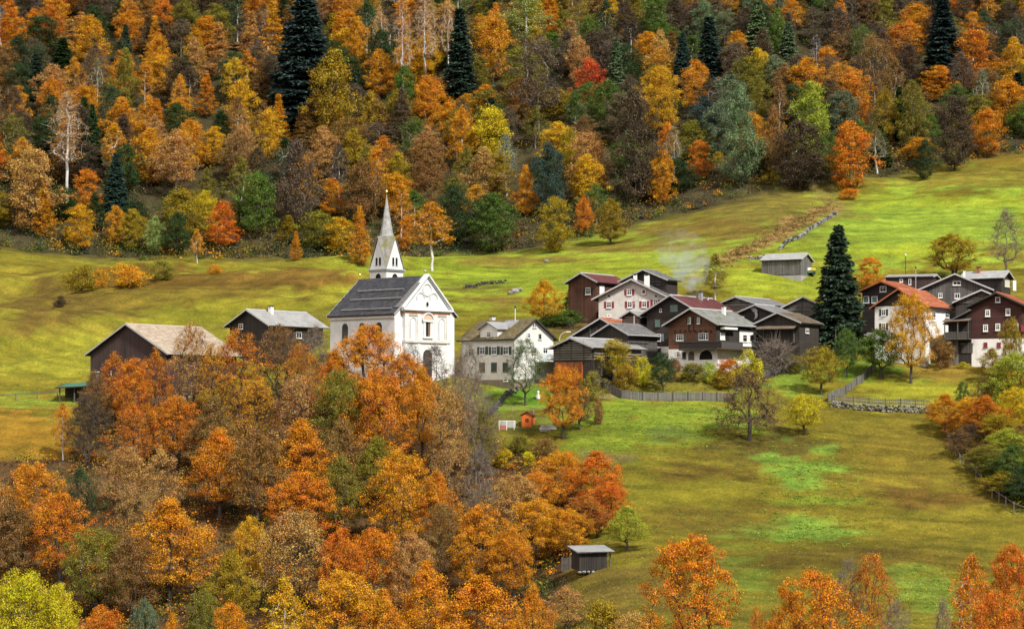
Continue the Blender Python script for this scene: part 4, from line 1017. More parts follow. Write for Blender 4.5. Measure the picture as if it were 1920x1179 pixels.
# dry stone footing in front of the lean-to
p = ground_at(1812, 676); sw = thing('stone_footing', 'pale rubble stone footing below the weathered lean-to barn', 'stone wall', p)
rg = random.Random(9)
def stone_mesh(seed, mat='stone'):
    r_ = random.Random(seed); mb = MB(); k = 6
    rings = [(-.5, .55), (-.2, .95), (.15, 1.0), (.45, .6)]
    for (z, r0) in rings:
        for j in range(k):
            a = 2 * math.pi * j / k + r_.uniform(-.25, .25); rr = r0 * r_.uniform(.75, 1.1)
            mb.v.append((rr * math.cos(a) * .6, rr * math.sin(a) * .5, z * r_.uniform(.8, 1.1)))
    for a in range(3):
        for j in range(k):
            q = (j + 1) % k; mb.f.append((a * k + j, a * k + q, (a + 1) * k + q, (a + 1) * k + j)); mb.m.append(0)
    mb.f.append(tuple(range(k))[::-1]); mb.f.append(tuple(range(3 * k, 4 * k))); mb.m += [0, 0]
    return mb.mesh('stone', mat)
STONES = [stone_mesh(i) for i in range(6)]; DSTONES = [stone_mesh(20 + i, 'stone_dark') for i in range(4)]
for row in range(5):
    for i in range(9):
        o = link('stone', rg.choice(STONES), sw, ((i - 4) * .42 + rg.uniform(-.1, .1), -.2 + row * .12 + rg.uniform(-.08, .08), .1 + row * .28)); s_ = rg.uniform(.32, .48); o.scale = (s_ * 1.2, s_, s_ * .75); o.rotation_euler = (rg.uniform(-.3, .3), rg.uniform(-.3, .3), rg.uniform(0, 6))

# ---- little sheds -------------------------------------------------------------------------------------
p = ground_at(988, 801); k_ = F / p.y
s_ = thing('garden_shed', 'bright orange little garden shed below the pale grey house', 'shed', p, R(-12))
w2 = 10.5 / k_; hh = 22 / k_; hr = 28 / k_
MB().prism([(-w2, 0, -.2), (w2, 0, -.2), (w2, 0, hh), (0, 0, hr), (-w2, 0, hh)], (0, 1.7, 0)).build('wall', 'orange_paint', s_)
for sg in (-1, 1):
    q = [(0, -.2, hr + .02), (sg * (w2 + .18), -.2, hh - .08), (sg * (w2 + .18), 1.9, hh - .08), (0, 1.9, hr + .02)]; q += [(a, b_, z + .07) for a, b_, z in q]
    if sg < 0: q = [q[j] for j in (1, 0, 3, 2, 5, 4, 7, 6)]
    MB().hexa(q).build('roof_slope', 'boards_rust', s_)
MB().box(-.18, .22, -.04, -.01, hh * .42, hh * .72).build('window', 'dark', s_); MB().box(-.02, .04, -.06, -.03, hh * .42, hh * .72).build('window_bar', 'orange_paint', s_)
for x in (-w2, w2 - .08): MB().box(x, x + .08, -.05, -.005, -.1, hh).build('corner_board', 'boards_orange', s_)

p = ground_at(1112, 1072); k_ = F / p.y
s_ = thing('field_shed', 'small dark log shed with flat grey roof at the lower meadow edge', 'shed', p, R(14))
w2 = 27 / k_; hh = 41 / k_
MB().box(-w2, w2, 0, 3.0, .15, hh - .25).build('wall', 'boards_dark', s_)
for i in range(16):
    a = -w2 + 2 * w2 * i / 16; rg = random.Random(i + 50)
    MB().box(a + .01, a + 2 * w2 / 16 - .02, -.05 - rg.uniform(0, .03), -.003, .15 + rg.uniform(0, .08), hh - .28).build('plank', 'boards_dark', s_)
for x in (w2 + .35,): MB().box(x, x + .12, .1, .22, -.3, hh - .25).build('post', 'boards_weather', s_)
rr = MB().hexa([(-w2 - .4, -.5, hh - .28), (w2 + .7, -.5, hh - .22), (w2 + .7, 3.4, hh + .12), (-w2 - .4, 3.4, hh + .06), (-w2 - .4, -.5, hh - .18), (w2 + .7, -.5, hh - .12), (w2 + .7, 3.4, hh + .22), (-w2 - .4, 3.4, hh + .16)]).build('roof', 'boards_weather', s_)
for i in range(6):
    a = -w2 - .42 + i * (2 * w2 + 1.14) / 6; b_ = a + (2 * w2 + 1.1) / 6
    MB().hexa([(a, -.55, hh - .16), (b_, -.55, hh - .15), (b_, 3.45, hh + .24), (a, 3.45, hh + .23), (a, -.55, hh - .10), (b_, -.55, hh - .09), (b_, 3.45, hh + .30), (a, 3.45, hh + .29)]).build('roof_panel', 'roof_metal', rr)
rg = random.Random(2)
for i in range(9):
    o = link('stone', rg.choice(STONES), s_, (-w2 + (2 * w2 + 1) * i / 8, -.1, .02)); q = rg.uniform(.35, .55); o.scale = (q * 1.2, q, q * .7); o.rotation_euler.z = rg.uniform(0, 6)
p2_ = ground_at(1068, 1066); MB()
s_ = thing('plank_gate', 'short weathered plank fence beside the small dark log shed', 'fence', p2_, R(5))
for i in range(7): MB().box(-.9 + i * .27, -.9 + i * .27 + .22, 0, .05, -.3, 1.3 + .1 * math.sin(i * 5)).build('plank', 'boards_weather', s_)
for z in (.3, 1.0): MB().box(-1.0, 1.1, .06, .12, z, z + .12).build('rail', 'boards_dark', s_)

# ------------------------------------------------------------------ fences, walls, poles
def seglist(pts, step):
    out = []
    for a, b_ in zip(pts[:-1], pts[1:]):
        n = max(1, round((b_ - a).length / step))
        for i in range(n): out.append((a.lerp(b_, i / n), a.lerp(b_, (i + 1) / n)))
    return out
def plank_fence(pix, label, h=1.1, mat='fence_grey', step=2.4, pw=.15, off=0, seed=0, group=None, name='plank_fence', fill=.9):
    pts = [ground_at(*p) for p in pix]; root = thing(name, label, 'fence', pts[0], 0, group); rg = random.Random(seed)
    for i, (a, b_) in enumerate(seglist(pts, step)):
        d = b_ - a; n = max(3, int(d.length / pw)); mb = MB(); dn = Vector((d.x, d.y, 0)).normalized(); nn = Vector((dn.y, -dn.x, 0))
        for j in range(n):
            p = a + d * (j / n); q = a + d * ((j + fill) / n)
            zp_ = tz(p.x, p.y) + off; zq_ = tz(q.x, q.y) + off; hh = h + rg.uniform(-.05, .05); o_ = nn * rg.uniform(0, .02)
            P = [Vector((p.x, p.y, zp_ + .03)) + o_, Vector((q.x, q.y, zq_ + .03)) + o_]; Q = [v + nn * .03 for v in P]
            base = [P[0] - pts[0], P[1] - pts[0], Q[1] - pts[0], Q[0] - pts[0]]
            mb.hexa(base + [v + Vector((0, 0, hh)) for v in base])
        for zz_ in (.25, h * .8):
            A_ = Vector((a.x, a.y, tz(a.x, a.y) + off + zz_)) - pts[0] - nn * .07; B_ = Vector((b_.x, b_.y, tz(b_.x, b_.y) + off + zz_)) - pts[0] - nn * .07
            mb.tube(A_, B_, .05, .05, 4)
        mb.build('fence_panel', mat, root)
        zz_ = tz(a.x, a.y) + off; A_ = Vector((a.x, a.y, zz_)) - pts[0] + nn * .06
        MB().tube(A_ - Vector((0, 0, .3)), A_ + Vector((0, 0, h + .12)), .07, .06, 6).build('post', 'boards_weather', root)
    return root
plank_fence([(1113, 716), (1130, 728), (1166, 747), (1205, 751), (1290, 752), (1372, 755)], 'long grey plank fence along the garden below the brown chalet', h=1.15, seed=1)
plank_fence([(1135, 722), (1160, 712), (1185, 700)], 'short dark plank fence climbing toward the slatted hay barn', h=1.1, mat='boards_weather', seed=2)
plank_fence([(1552, 755), (1585, 738), (1625, 708), (1642, 692)], 'pale plank fence climbing diagonally to the green tree', h=1.1, seed=3)
plank_fence([(1430, 712), (1470, 700), (1500, 690), (1520, 680)], 'dark plank fence behind the pinkish bare bush', h=1.2, mat='boards_weather', seed=4)
plank_fence([(1560, 762), (1600, 766), (1660, 770), (1745, 772)], 'thin grey picket fence standing on the dry stone retaining wall', h=.85, seed=5, pw=.24, off=.72, fill=.38)
def rubble(pix, label, rows, size, dark=False, seed=0, name='dry_stone_wall', n_max=240):
    pts = [ground_at(*p) for p in pix]; root = thing(name, label, 'stone wall', pts[0]); rg = random.Random(seed); c_ = 0
    for a, b_ in zip(pts[:-1], pts[1:]):
        n = max(1, int((b_ - a).length / size))
        for i in range(n):
            for r_ in range(rows):
                if c_ >= n_max: return root
                p = a.lerp(b_, (i + .5 * (r_ % 2) + rg.uniform(-.2, .2)) / n); z = tz(p.x, p.y)
                o = link('stone', rg.choice(DSTONES if (dark or rg.random() < .35) else STONES), root, Vector((p.x, p.y + rg.uniform(-.15, .15), z + (r_ + .35) * size * .62)) - pts[0])
                q = size * rg.uniform(.75, 1.15); o.scale = (q, q, q * .75); o.rotation_euler = (rg.uniform(-.4, .4), rg.uniform(-.4, .4), rg.uniform(0, 6)); c_ += 1
    return root
rubble([(1560, 764), (1600, 769), (1660, 773), (1745, 775)], 'low dry stone retaining wall under the picket fence at right', 4, .38, seed=1, n_max=220)
rubble([(1405, 488), (1432, 483)], 'short pale rubble wall left of the lone hay barn', 2, .5, seed=2)
rubble([(1462, 469), (1476, 456), (1492, 449), (1512, 436), (1530, 426), (1552, 412), (1570, 402)], 'broken dry stone wall climbing the slope above the lone hay barn', 2, .62, seed=3)
rubble([(872, 541), (900, 536), (925, 533), (950, 530)], 'added dark stones standing in for shadow and soil of meadow bank right of church', 2, .55, dark=True, seed=4)  # dark stones added in place of the bank's shadow and dark soil
rubble([(1030, 613), (1050, 612), (1080, 611)], 'dark stone terrace edge above the brown garden patch', 2, .5, dark=True, seed=5)
rubble([(1100, 722), (1120, 712), (1150, 702)], 'grey stone footing under the slatted hay barn', 3, .5, seed=6)
rubble([(916, 784), (930, 768), (945, 750), (958, 741), (976, 736)], 'curving dark stone ramp wall on the lawn below the pale grey house', 3, .5, dark=True, seed=8)
for i, (px, py, s_, lb) in enumerate(((966, 548, 1.1, 'largest grey boulder on the slope behind the pale grey house'), (957, 552, .8, 'left grey boulder beside the largest one on the slope'), (975, 546, .8, 'right grey boulder beside the largest one on the slope'), (1025, 492, .7, 'lone pale boulder on the upper meadow above the pale grey house'))):
    p = ground_at(px, py); o = link('boulder', STONES[i].copy(), None, p + Vector((0, 0, .25))); o.scale = (s_ * 1.3, s_, s_ * .9); o.rotation_euler.z = i; tag(o, lb, 'boulder', 'boulders on the meadow')

def wire_fence(pix, label, step, h, mat='boards_grey', group=None):
    pts = [ground_at(*p) for p in pix]; root = thing('post_fence', label, 'fence', pts[0], 0, group); prev = None; rg = random.Random(3)
    segs = seglist(pts, step); ends = [s_[0] for s_ in segs] + [segs[-1][1]]
    for p in ends:
        z = tz(p.x, p.y); A_ = Vector((p.x, p.y, z)) - pts[0]; T_ = A_ + Vector((rg.uniform(-.08, .08), 0, h * rg.uniform(.9, 1.1)))
        MB().tube(A_ - Vector((0, 0, .3)), T_, .08, .07, 6).build('post', mat, root)
        if prev:
            MB().tube(prev + Vector((0, 0, h * .85)), A_ + Vector((0, 0, h * .85)), .045, .045, 4).build('rail', mat, root)
        prev = A_
wire_fence([(1779, 830), (1784, 850), (1800, 870), (1830, 900), (1860, 935), (1900, 962), (1930, 972)], 'post and rail fence running down along the right hand thicket', 2.0, 1.35)
wire_fence([(-20, 752), (30, 750), (70, 748), (108, 745)], 'thin post fence along the left meadow beside the open shed', 2.6, 1.0)
wire_fence([(925, 772), (960, 773), (1000, 774), (1050, 776)], 'pale rail fence behind the orange garden shed', 2.2, .8, 'slat_wood')
wire_fence([(1372, 752), (1400, 722), (1440, 704)], 'leaning pale rail climbing the garden bank behind the drooping tree', 2.6, 1.0)

def pole(px, py0, py1, label, r=.07, mat='trim_grey', Y=None, name='utility_pole', cat='pole'):
    p = ground_at(px, py0) if Y is None else at(px, py0, Y); k_ = F / p.y; h_ = (py0 - py1) / k_
    return thing(name, label, cat, p), h_
for (px, a, b_, Y, lb, m_) in ((1698, 532, 480, 330, 'tall thin pole with lamp head behind the red roofed houses', 'trim_dark'), (1717, 545, 504, 322, 'short thin pole just right of the tall lamp pole', 'trim_grey'), (1567, 690, 622, 301, 'bare grey pole in the garden right of the mossy barn', 'boards_grey'), (1104, 745, 650, 292, 'thin pale mast in front of the slatted hay barn', 'trim_grey'), (966, 612, 578, 301, 'white mast rising behind the mossy roofed house', 'white_paint')):
    o, h_ = pole(px, a, b_, lb, Y=Y)
    MB().tube((0, 0, -6), (0, 0, h_), .075, .05, 6).build('shaft', m_, o)
    MB().lathe([(0, 0), (.12, .05), (.12, .3), (0, .4)], (0, 0, h_), 8).build('cap', 'trim_dark' if px != 1698 else 'white_paint', o)
for (px, a, b_, Y, lb) in ((1049, 670, 622, 296, 'curved street lamp beside the pale grey house'), (1186, 600, 563, 314, 'curved street lamp in front of the grey house with red shutters')):
    o, h_ = pole(px, a, b_, lb, Y=Y, name='street_lamp', cat='street lamp')
    pts_ = [(0, 0, -5), (0, 0, h_ * .7)] + [(1.1 * (1 - math.cos(t_)), 0, h_ * .7 + h_ * .3 * math.sin(t_)) for t_ in [math.pi / 2 * i / 5 for i in range(1, 6)]]
    MB().path(pts_, .06, 6).build('shaft', 'trim_grey', o)
    MB().box(.95, 1.6, -.12, .12, h_ - .06, h_ + .06).build('lamp_head', 'white_paint', o)
# garden odds and ends
p = ground_at(950, 806); o = thing('cold_frame', 'white framed garden enclosure left of the orange shed', 'cold frame', p, R(-6))
for x in (-1.0, 0, 1.0):
    for y in (0, 1.2): MB().box(x - .04, x + .04, y - .04, y + .04, -.2, 1.15).build('post', 'white_paint', o)
for y in (0, 1.2): MB().box(-1.05, 1.05, y - .05, y + .05, 1.15, 1.23).build('rail', 'white_paint', o)
MB().box(-1.0, 1.0, 1.14, 1.17, .2, 1.1).build('panel', 'trim_grey', o); MB().box(-1.0, 0, -.02, .02, 0, .6).build('crate', 'brick', o)
p = ground_at(1028, 808); o = thing('bin_tarpaulin', 'grey plastic sheet over wood stack beside the garden tree', 'tarpaulin', p, R(15))
MB().prism([(-1.0, 0, -.1), (1.0, 0, -.1), (1.1, 0, .5), (.5, 0, .8), (-.3, 0, .65), (-.7, 0, .75), (-1.05, 0, .3)], (0, .7, 0)).build('sheet', 'trim_grey', o); MB().box(-1.2, 1.2, -.1, -.02, .2, .28).build('cord', 'white_paint', o)
p = ground_at(1009, 748); o = thing('garden_ornament', 'small white garden figure on the lawn below the pale grey house', 'ornament', p)
MB().lathe([(.0, 0), (.3, 0), (.32, .3), (.2, .6), (.12, .75)], (0, 0, 0), 10).build('body', 'white_paint', o); MB().lathe([(0, .7), (.17, .8), (.2, .95), (.14, 1.1), (0, 1.15)], (0, 0, 0), 10).build('head', 'white_paint', o)

# ------------------------------------------------------------------ trees
PAL = {  # name: leaf colour
 'orange': (.74, .232, .008), 'gold': (.76, .350, .010), 'amber': (.66, .262, .011), 'yellow': (.68, .46, .018), 'rust': (.56, .190, .010), 'redorange': (.66, .170, .010),
 'red': (.52, .090, .028), 'tan': (.50, .275, .080), 'brown': (.26, .140, .040), 'greybrown': (.135, .098, .062), 'darkbrown': (.090, .060, .034), 'olive': (.215, .190, .022),
 'olivegold': (.33, .230, .014), 'green': (.105, .170, .024), 'darkgreen': (.040, .074, .020), 'greygreen': (.150, .205, .100), 'palegreen': (.30, .36, .090), 'yellowgreen': (.50, .44, .014), 'lime': (.36, .40, .035),
 'bluegreen': (.042, .080, .062), 'spruce': (.044, .078, .047), 'spruceblue': (.040, .068, .062), 'mauve': (.165, .110, .085),
}
WORD = {'orange': 'orange', 'gold': 'golden', 'amber': 'amber-orange', 'yellow': 'yellow', 'rust': 'rust-coloured', 'redorange': 'red-orange', 'red': 'red', 'tan': 'pale tan', 'brown': 'brown', 'greybrown': 'grey-brown',
 'darkbrown': 'dark brown', 'olive': 'olive', 'olivegold': 'olive-gold', 'green': 'green', 'darkgreen': 'dark green', 'greygreen': 'grey-green', 'palegreen': 'pale green', 'yellowgreen': 'yellow-green', 'lime': 'lime-green', 'bluegreen': 'blue-green', 'spruce': 'black-green', 'spruceblue': 'dark bluish', 'mauve': 'mauve-brown'}

def tube_mesh(P0, P1, r0, r1, k):
    d = P1 - P0; L = np.linalg.norm(d, axis=1, keepdims=True); d = d / np.maximum(L, 1e-6)
    up = np.where(np.abs(d[:, 2:3]) < .9, np.array([[0, 0, 1.]]), np.array([[1., 0, 0]]))
    a = np.cross(d, up); a /= np.linalg.norm(a, axis=1, keepdims=True); b = np.cross(d, a)
    t = 2 * np.pi * np.arange(k) / k
    ring = a[:, None, :] * np.cos(t)[None, :, None] + b[:, None, :] * np.sin(t)[None, :, None]
    V = np.concatenate([P0[:, None] + ring * r0[:, None, None], P1[:, None] + ring * r1[:, None, None]], 1).reshape(-1, 3)
    n = len(P0); base = (np.arange(n) * 2 * k)[:, None]; j = np.arange(k)[None, :]; j2 = (j + 1) % k
    Fq = np.stack([base + j, base + j2, base + k + j2, base + k + j], 2).reshape(-1, 4)
    return V, Fq

def leaves_mesh(C, N, size, rng, asp=.62):
    n = len(C); N = N / np.maximum(np.linalg.norm(N, axis=1, keepdims=True), 1e-6)
    q = rng.normal(size=(n, 3)); a = np.cross(N, q); a /= np.maximum(np.linalg.norm(a, axis=1, keepdims=True), 1e-6); b = np.cross(N, a)
    s = (size * rng.uniform(.6, 1.35, n))[:, None]
    a = a * s * .5; b = b * s * .5 * asp; cup = N * s * .12
    V = np.stack([C - a, C + b + cup, C + a, C - b + cup], 1).reshape(-1, 3)
    Fq = (np.arange(n) * 4)[:, None] + np.arange(4)[None, :]
    return V, Fq

def crown_profile(shape, h):
    if shape == 'round': return np.sqrt(np.clip(1 - (2 * h ** .85 - 1) ** 2, 0, 1)) * .95 + .05
    if shape == 'egg': return np.clip(np.sin(np.pi * np.clip(h, 0, 1) ** .62), 0, 1) ** .8
    if shape == 'cone': return np.clip((1 - h) ** .75 * np.minimum(1, .45 + h * 4), 0, 1)
    if shape == 'column': return np.clip(np.sin(np.pi * (.12 + .88 * h) ** .8), 0, 1) ** .6
    if shape == 'spread': return np.sqrt(np.clip(1 - (2 * h ** .7 - 1) ** 2, 0, 1))
    return 1 - h

def grow(seed, H, cb, Rr, shape, ntips, trunk_r, lumps=.25, stems=1, droop=0., inner=.35):
    """skeleton: tips spread through the crown volume, each joined to the nearest lower wood"""
    rng = np.random.default_rng(seed)
    nodes = []; par = []
    for s in range(stems):
        az = rng.uniform(0, 6.28); lean = (.0 if stems == 1 else .18) + rng.uniform(0, .05); x0 = 0 if stems == 1 else .04
        nseg = 9; last = -1
        for i in range(nseg + 1):
            f = i / nseg; z = f * H * (.88 if stems == 1 else rng.uniform(.74, .8))
            w_ = H * .012 * f * 3
            p = (x0 * math.cos(az) + lean * z * math.cos(az) + rng.normal() * w_ * .5, x0 * math.sin(az) + lean * z * math.sin(az) + rng.normal() * w_ * .5, z)
            nodes.append(p); par.append(last); last = len(nodes) - 1
    ph = rng.uniform(0, 6.28, 6); kz = rng.integers(2, 5, 3)
    # lobes: separate foliage masses that break the outline
    h = rng.random(ntips) ** .9; az = rng.uniform(0, 2 * np.pi, ntips)
    lump = 1 + lumps * (np.sin(az * kz[0] + ph[0] + h * 7) + .7 * np.sin(az * kz[1] + ph[1] - h * 11) + .6 * np.sin(h * 15 + ph[2])) / 1.4
    rad = Rr * crown_profile(shape, h) * lump * np.sqrt(inner ** 2 + (1 - inner ** 2) * rng.random(ntips))
    tips = np.stack([rad * np.cos(az), rad * np.sin(az), cb + h * (H - cb) * (1 + .06 * np.sin(az * 3 + ph[3]))], 1)
    tips[:, 2] -= droop * rad
    order = np.argsort(np.linalg.norm(tips - np.array([0, 0, cb * .9]), axis=1) + .3 * rng.random(ntips) * Rr)
    NP = np.zeros((len(nodes) + ntips * 3 + 8, 3)); NP[:len(nodes)] = nodes; n = len(nodes); par = par + [0] * (len(NP) - n)
    tipid = []
    for ti in order:
        t = tips[ti]; d = t - NP[:n]; hd = np.hypot(d[:, 0], d[:, 1]); dist = np.linalg.norm(d, axis=1)
        cost = dist + 1.6 * np.maximum(0, NP[:n, 2] + .35 * hd - t[2] - droop * 2) + np.where(NP[:n, 2] < cb * .7, 3., 0)
        j = int(np.argmin(cost)); p = NP[j]; v = t - p; L = np.linalg.norm(v)
        last = j
        for f in (.36, .70):
            q = p + v * f + rng.normal(size=3) * L * .07 + np.array([0, 0, L * (.10 + .12 * (droop > 0)) * math.sin(f * math.pi)])
            NP[n] = q; par[n] = last; last = n; n += 1
        NP[n] = t; par[n] = last; tipid.append(n); n += 1
    NP = NP[:n]; par = np.array(par[:n])
    cnt = np.zeros(n); cnt[tipid] = 1
    for i in range(n - 1, -1, -1):
        if par[i] >= 0: cnt[par[i]] += cnt[i]
    cnt = np.maximum(cnt, .5)
    rr = trunk_r * (cnt / cnt.max()) ** .52
    rr = np.maximum(rr, .014)
    e = np.nonzero(par >= 0)[0]
    # bole flare
    r1 = rr[e]; r0 = np.minimum(rr[par[e]], rr[e] * 1.7)
    r0[:1] *= 1.25
    return NP, par, e, r0, r1, np.array(tipid), rng

def make_tree(name, seed, H, cb, Rr, shape, ntips, per, leaf, trunk_r, bark='bark', clump=.55, twigs=0, **kw):
    NP, par, e, r0, r1, tip, rng = grow(seed, H, cb, Rr, shape, ntips, trunk_r, **kw)
    P0 = NP[par[e]]; P1 = NP[e]
    thick = r1 > .05
    V, Fq = tube_mesh(P0[thick], P1[thick], r0[thick], r1[thick], 6)
    Vs, Fs = [V], [Fq]; off = len(V)
    V, Fq = tube_mesh(P0[~thick], P1[~thick], r0[~thick], r1[~thick], 3); Vs.append(V); Fs.append(Fq + off); off += len(V)
    T = NP[tip]
    if twigs:
        d = T - NP[par[tip]]; d /= np.maximum(np.linalg.norm(d, axis=1, keepdims=True), 1e-6)
        dd = np.repeat(d, twigs, 0) + rng.normal(size=(len(T) * twigs, 3)) * .55 + np.array([0, 0, .15 - .9 * kw.get('droop', 0)])
        st = np.repeat(T, twigs, 0) - np.repeat(d, twigs, 0) * rng.uniform(0, .5, (len(T) * twigs, 1))
        en = st + dd * rng.uniform(.35, 1.0, (len(dd), 1))
        V, Fq = tube_mesh(st, en, np.full(len(st), .013), np.full(len(st), .007), 3); Vs.append(V); Fs.append(Fq + off)
        ends = en
    wood = mesh_np(name + '_trunk', np.concatenate(Vs), Fs, [bark])
    wood.polygons.foreach_set('use_smooth', np.ones(len(wood.polygons), bool))
    crown = None
    if per > 0:
        k = max(1, per); n = len(T) * k
        base = np.repeat(T, k, 0); cs = np.repeat(rng.uniform(.7, 1.35, len(T)), k)[:, None]
        g = rng.normal(size=(n, 3)); g /= np.linalg.norm(g, axis=1, keepdims=True); rad = clump * cs * rng.random((n, 1)) ** .5
        off_ = g * rad * np.array([1.25, 1.25, .75])
        back = np.repeat(NP[par[tip]] - T, k, 0) * (rng.random((n, 1)) ** 2) * .6
        C = base + off_ + back
        N = g * .7 + np.array([0, 0, .65]) + rng.normal(size=(n, 3)) * .55
        V, Fq = leaves_mesh(C, N, leaf, rng)
        crown = mesh_np(name + '_crown', V, [Fq], ['leaf'])
    rmax = np.percentile(np.hypot(T[:, 0], T[:, 1]), 96) + (clump * .7 if per else .2)
    return dict(wood=wood, crown=crown, H=max(H * .97, T[:, 2].max()) + (.25 if per else 0.1), R=rmax)

def make_spruce(name, seed, H=24, Rr=5.0, whorls=36, narrow=1.0):
    rng = np.random.default_rng(seed); P0 = []; P1 = []; r0 = []; r1 = []; C = []; N = []; D = []
    nz = 12
    for i in range(nz):
        P0.append((0, 0, H * i / nz)); P1.append((0, 0, H * (i + 1) / nz)); r0.append(.34 * (1 - i / nz) + .02); r1.append(.34 * (1 - (i + 1) / nz) + .02)
    for wv in range(whorls):
        f = (wv + .5) / whorls; z = H * (.03 + .96 * f); L0 = Rr * ((1 - f) ** .82) * narrow + .22
        nb = int(6 + 6 * (1 - f))
        for b_ in range(nb):
            az = rng.uniform(0, 6.28); L = L0 * rng.uniform(.72, 1.1); ns = max(3, int(L / .45)); z = H * min(.995, max(.02, .03 + .96 * (f + rng.uniform(-.9, .9) / whorls))); prev = np.array([0, 0, z])
            dirv = np.array([math.cos(az), math.sin(az), 0]); up0 = .25 + .35 * f
            for s in range(ns):
                q = (s + 1) / ns
                cur = np.array([0, 0, z]) + dirv * L * q + np.array([0, 0, L * (up0 * q - (.75 - .35 * f) * q * q + .22 * q ** 4)])
                P0.append(prev); P1.append(cur); rr = .05 * (1 - q) + .012; r0.append(rr + .01); r1.append(rr)
                m = 11 if L > 1.2 else 8
                wdt = 1.05 * (1 - .5 * q) * min(1, L / 2.5) + .2
                side = np.array([-dirv[1], dirv[0], 0])
                for _ in range(m):
                    u = rng.uniform(-1, 1); c = prev + (cur - prev) * rng.random() + side * u * wdt * .6 + np.array([0, 0, -rng.random() * .35 * (1 - f * .6)])
                    C.append(c); D.append(dirv * (.75) + side * u * .9 + np.array([0, 0, -.45 + .3 * rng.normal()])); N.append(np.array([0, 0, 1.0]) + rng.normal(size=3) * .5)
                prev = cur
    V, Fq = tube_mesh(np.array(P0, float), np.array(P1, float), np.array(r0), np.array(r1), 4)
    wood = mesh_np(name + '_trunk', V, [Fq], ['bark'])
    C = np.array(C); D = np.array(D); D /= np.linalg.norm(D, axis=1, keepdims=True); N = np.array(N); B = np.cross(N, D); B /= np.linalg.norm(B, axis=1, keepdims=True)
    s = rng.uniform(.45, .95, len(C))[:, None]; a = D * s; b = B * s * .26
    V = np.stack([C, C + a * .5 + b, C + a, C + a * .5 - b], 1).reshape(-1, 3); Fq = (np.arange(len(C)) * 4)[:, None] + np.arange(4)[None, :]
    crown = mesh_np(name + '_crown', V, [Fq], ['leaf'])
    return dict(wood=wood, crown=crown, H=H, R=Rr * .92 * narrow)

PROTO = {}
PROTO['near'] = [make_tree('near', 100 + i, 12, 2.6 + .3 * (i % 3), 4.8, ('round', 'egg', 'spread', 'round', 'egg')[i], 290, 84, .185, .26, clump=.66, stems=(1, 1, 3, 2, 1)[i], lumps=.30) for i in range(5)]
PROTO['semi'] = [make_tree('semi', 130 + i, 13, 3.2, 4.6, ('egg', 'spread', 'round')[i], 340, 34, .185, .24, clump=.62, twigs=3, stems=(2, 3, 1)[i], lumps=.3) for i in range(3)]
PROTO['bare'] = [make_tree('bare', 150 + i, 13, 3.4, 3.6, ('egg', 'column', 'spread')[i], 380, 2, .18, .20, bark='bark_pale', clump=.5, twigs=6, stems=(1, 1, 1)[i], lumps=.25) for i in range(3)]
PROTO['orchard'] = [make_tree('orchard', 170 + i, 7, 1.9, 3.3, ('spread', 'round')[i], 230, 54, .165, .20, clump=.52, lumps=.35) for i in range(2)]
PROTO['droop'] = [make_tree('droop', 180, 8.5, 2.6, 3.6, 'spread', 330, 18, .16, .22, clump=.5, twigs=5, lumps=.4, droop=.42)]
PROTO['far'] = [make_tree('far', 200 + i, 13, 1.0 + .4 * (i % 3), 4.3, ('round', 'egg', 'round', 'round', 'spread', 'spread')[i], 220, 62, .27, .22, clump=.86, lumps=.34) for i in range(6)]
PROTO['farsemi'] = [make_tree('farsemi', 220 + i, 14, 4.2, 4.1, ('egg', 'round', 'column')[i], 240, 30, .25, .20, bark='bark_pale', clump=.7, twigs=2, lumps=.3) for i in range(3)]
PROTO['birch'] = [make_tree('birch', 240 + i, 15, (4.0, 6.0, 5.0)[i], (2.9, 2.5, 3.2)[i], ('egg', 'column', 'egg')[i], 220, 38, .22, .17, bark='bark_birch', clump=.6, lumps=.32, droop=.12) for i in range(3)]
PROTO['larch'] = [make_tree('larch', 260 + i, 15, .9, 3.0, 'cone', 300, 42, .21, .2, clump=.5, lumps=.16, inner=.2) for i in range(2)]
PROTO['spruce'] = [make_spruce('spruce', 280, 24, 5.0, 58), make_spruce('spruce', 281, 24, 4.8, 62), make_spruce('spruce', 282, 24, 3.4, 48)]
PROTO['whitebirch'] = [make_tree('whitebirch', 250 + i, 17, 6.5, 2.6, 'egg', 210, 17, .21, .21, bark='bark_birch', clump=.6, twigs=3, lumps=.3, droop=.1) for i in range(2)]
PROTO['shrub'] = [make_tree('shrub', 300 + i, 2.4, .15, 1.7, ('spread', 'round', 'spread')[i], 90, 72, .115, .06, clump=.36, stems=4, lumps=.3) for i in range(3)]
PROTO['thicket'] = [make_tree('thicket', 310 + i, 3.0, .2, 1.8, 'spread', 150, 7, .16, .05, bark='bark_pale', clump=.3, twigs=5, stems=5, lumps=.3) for i in range(2)]

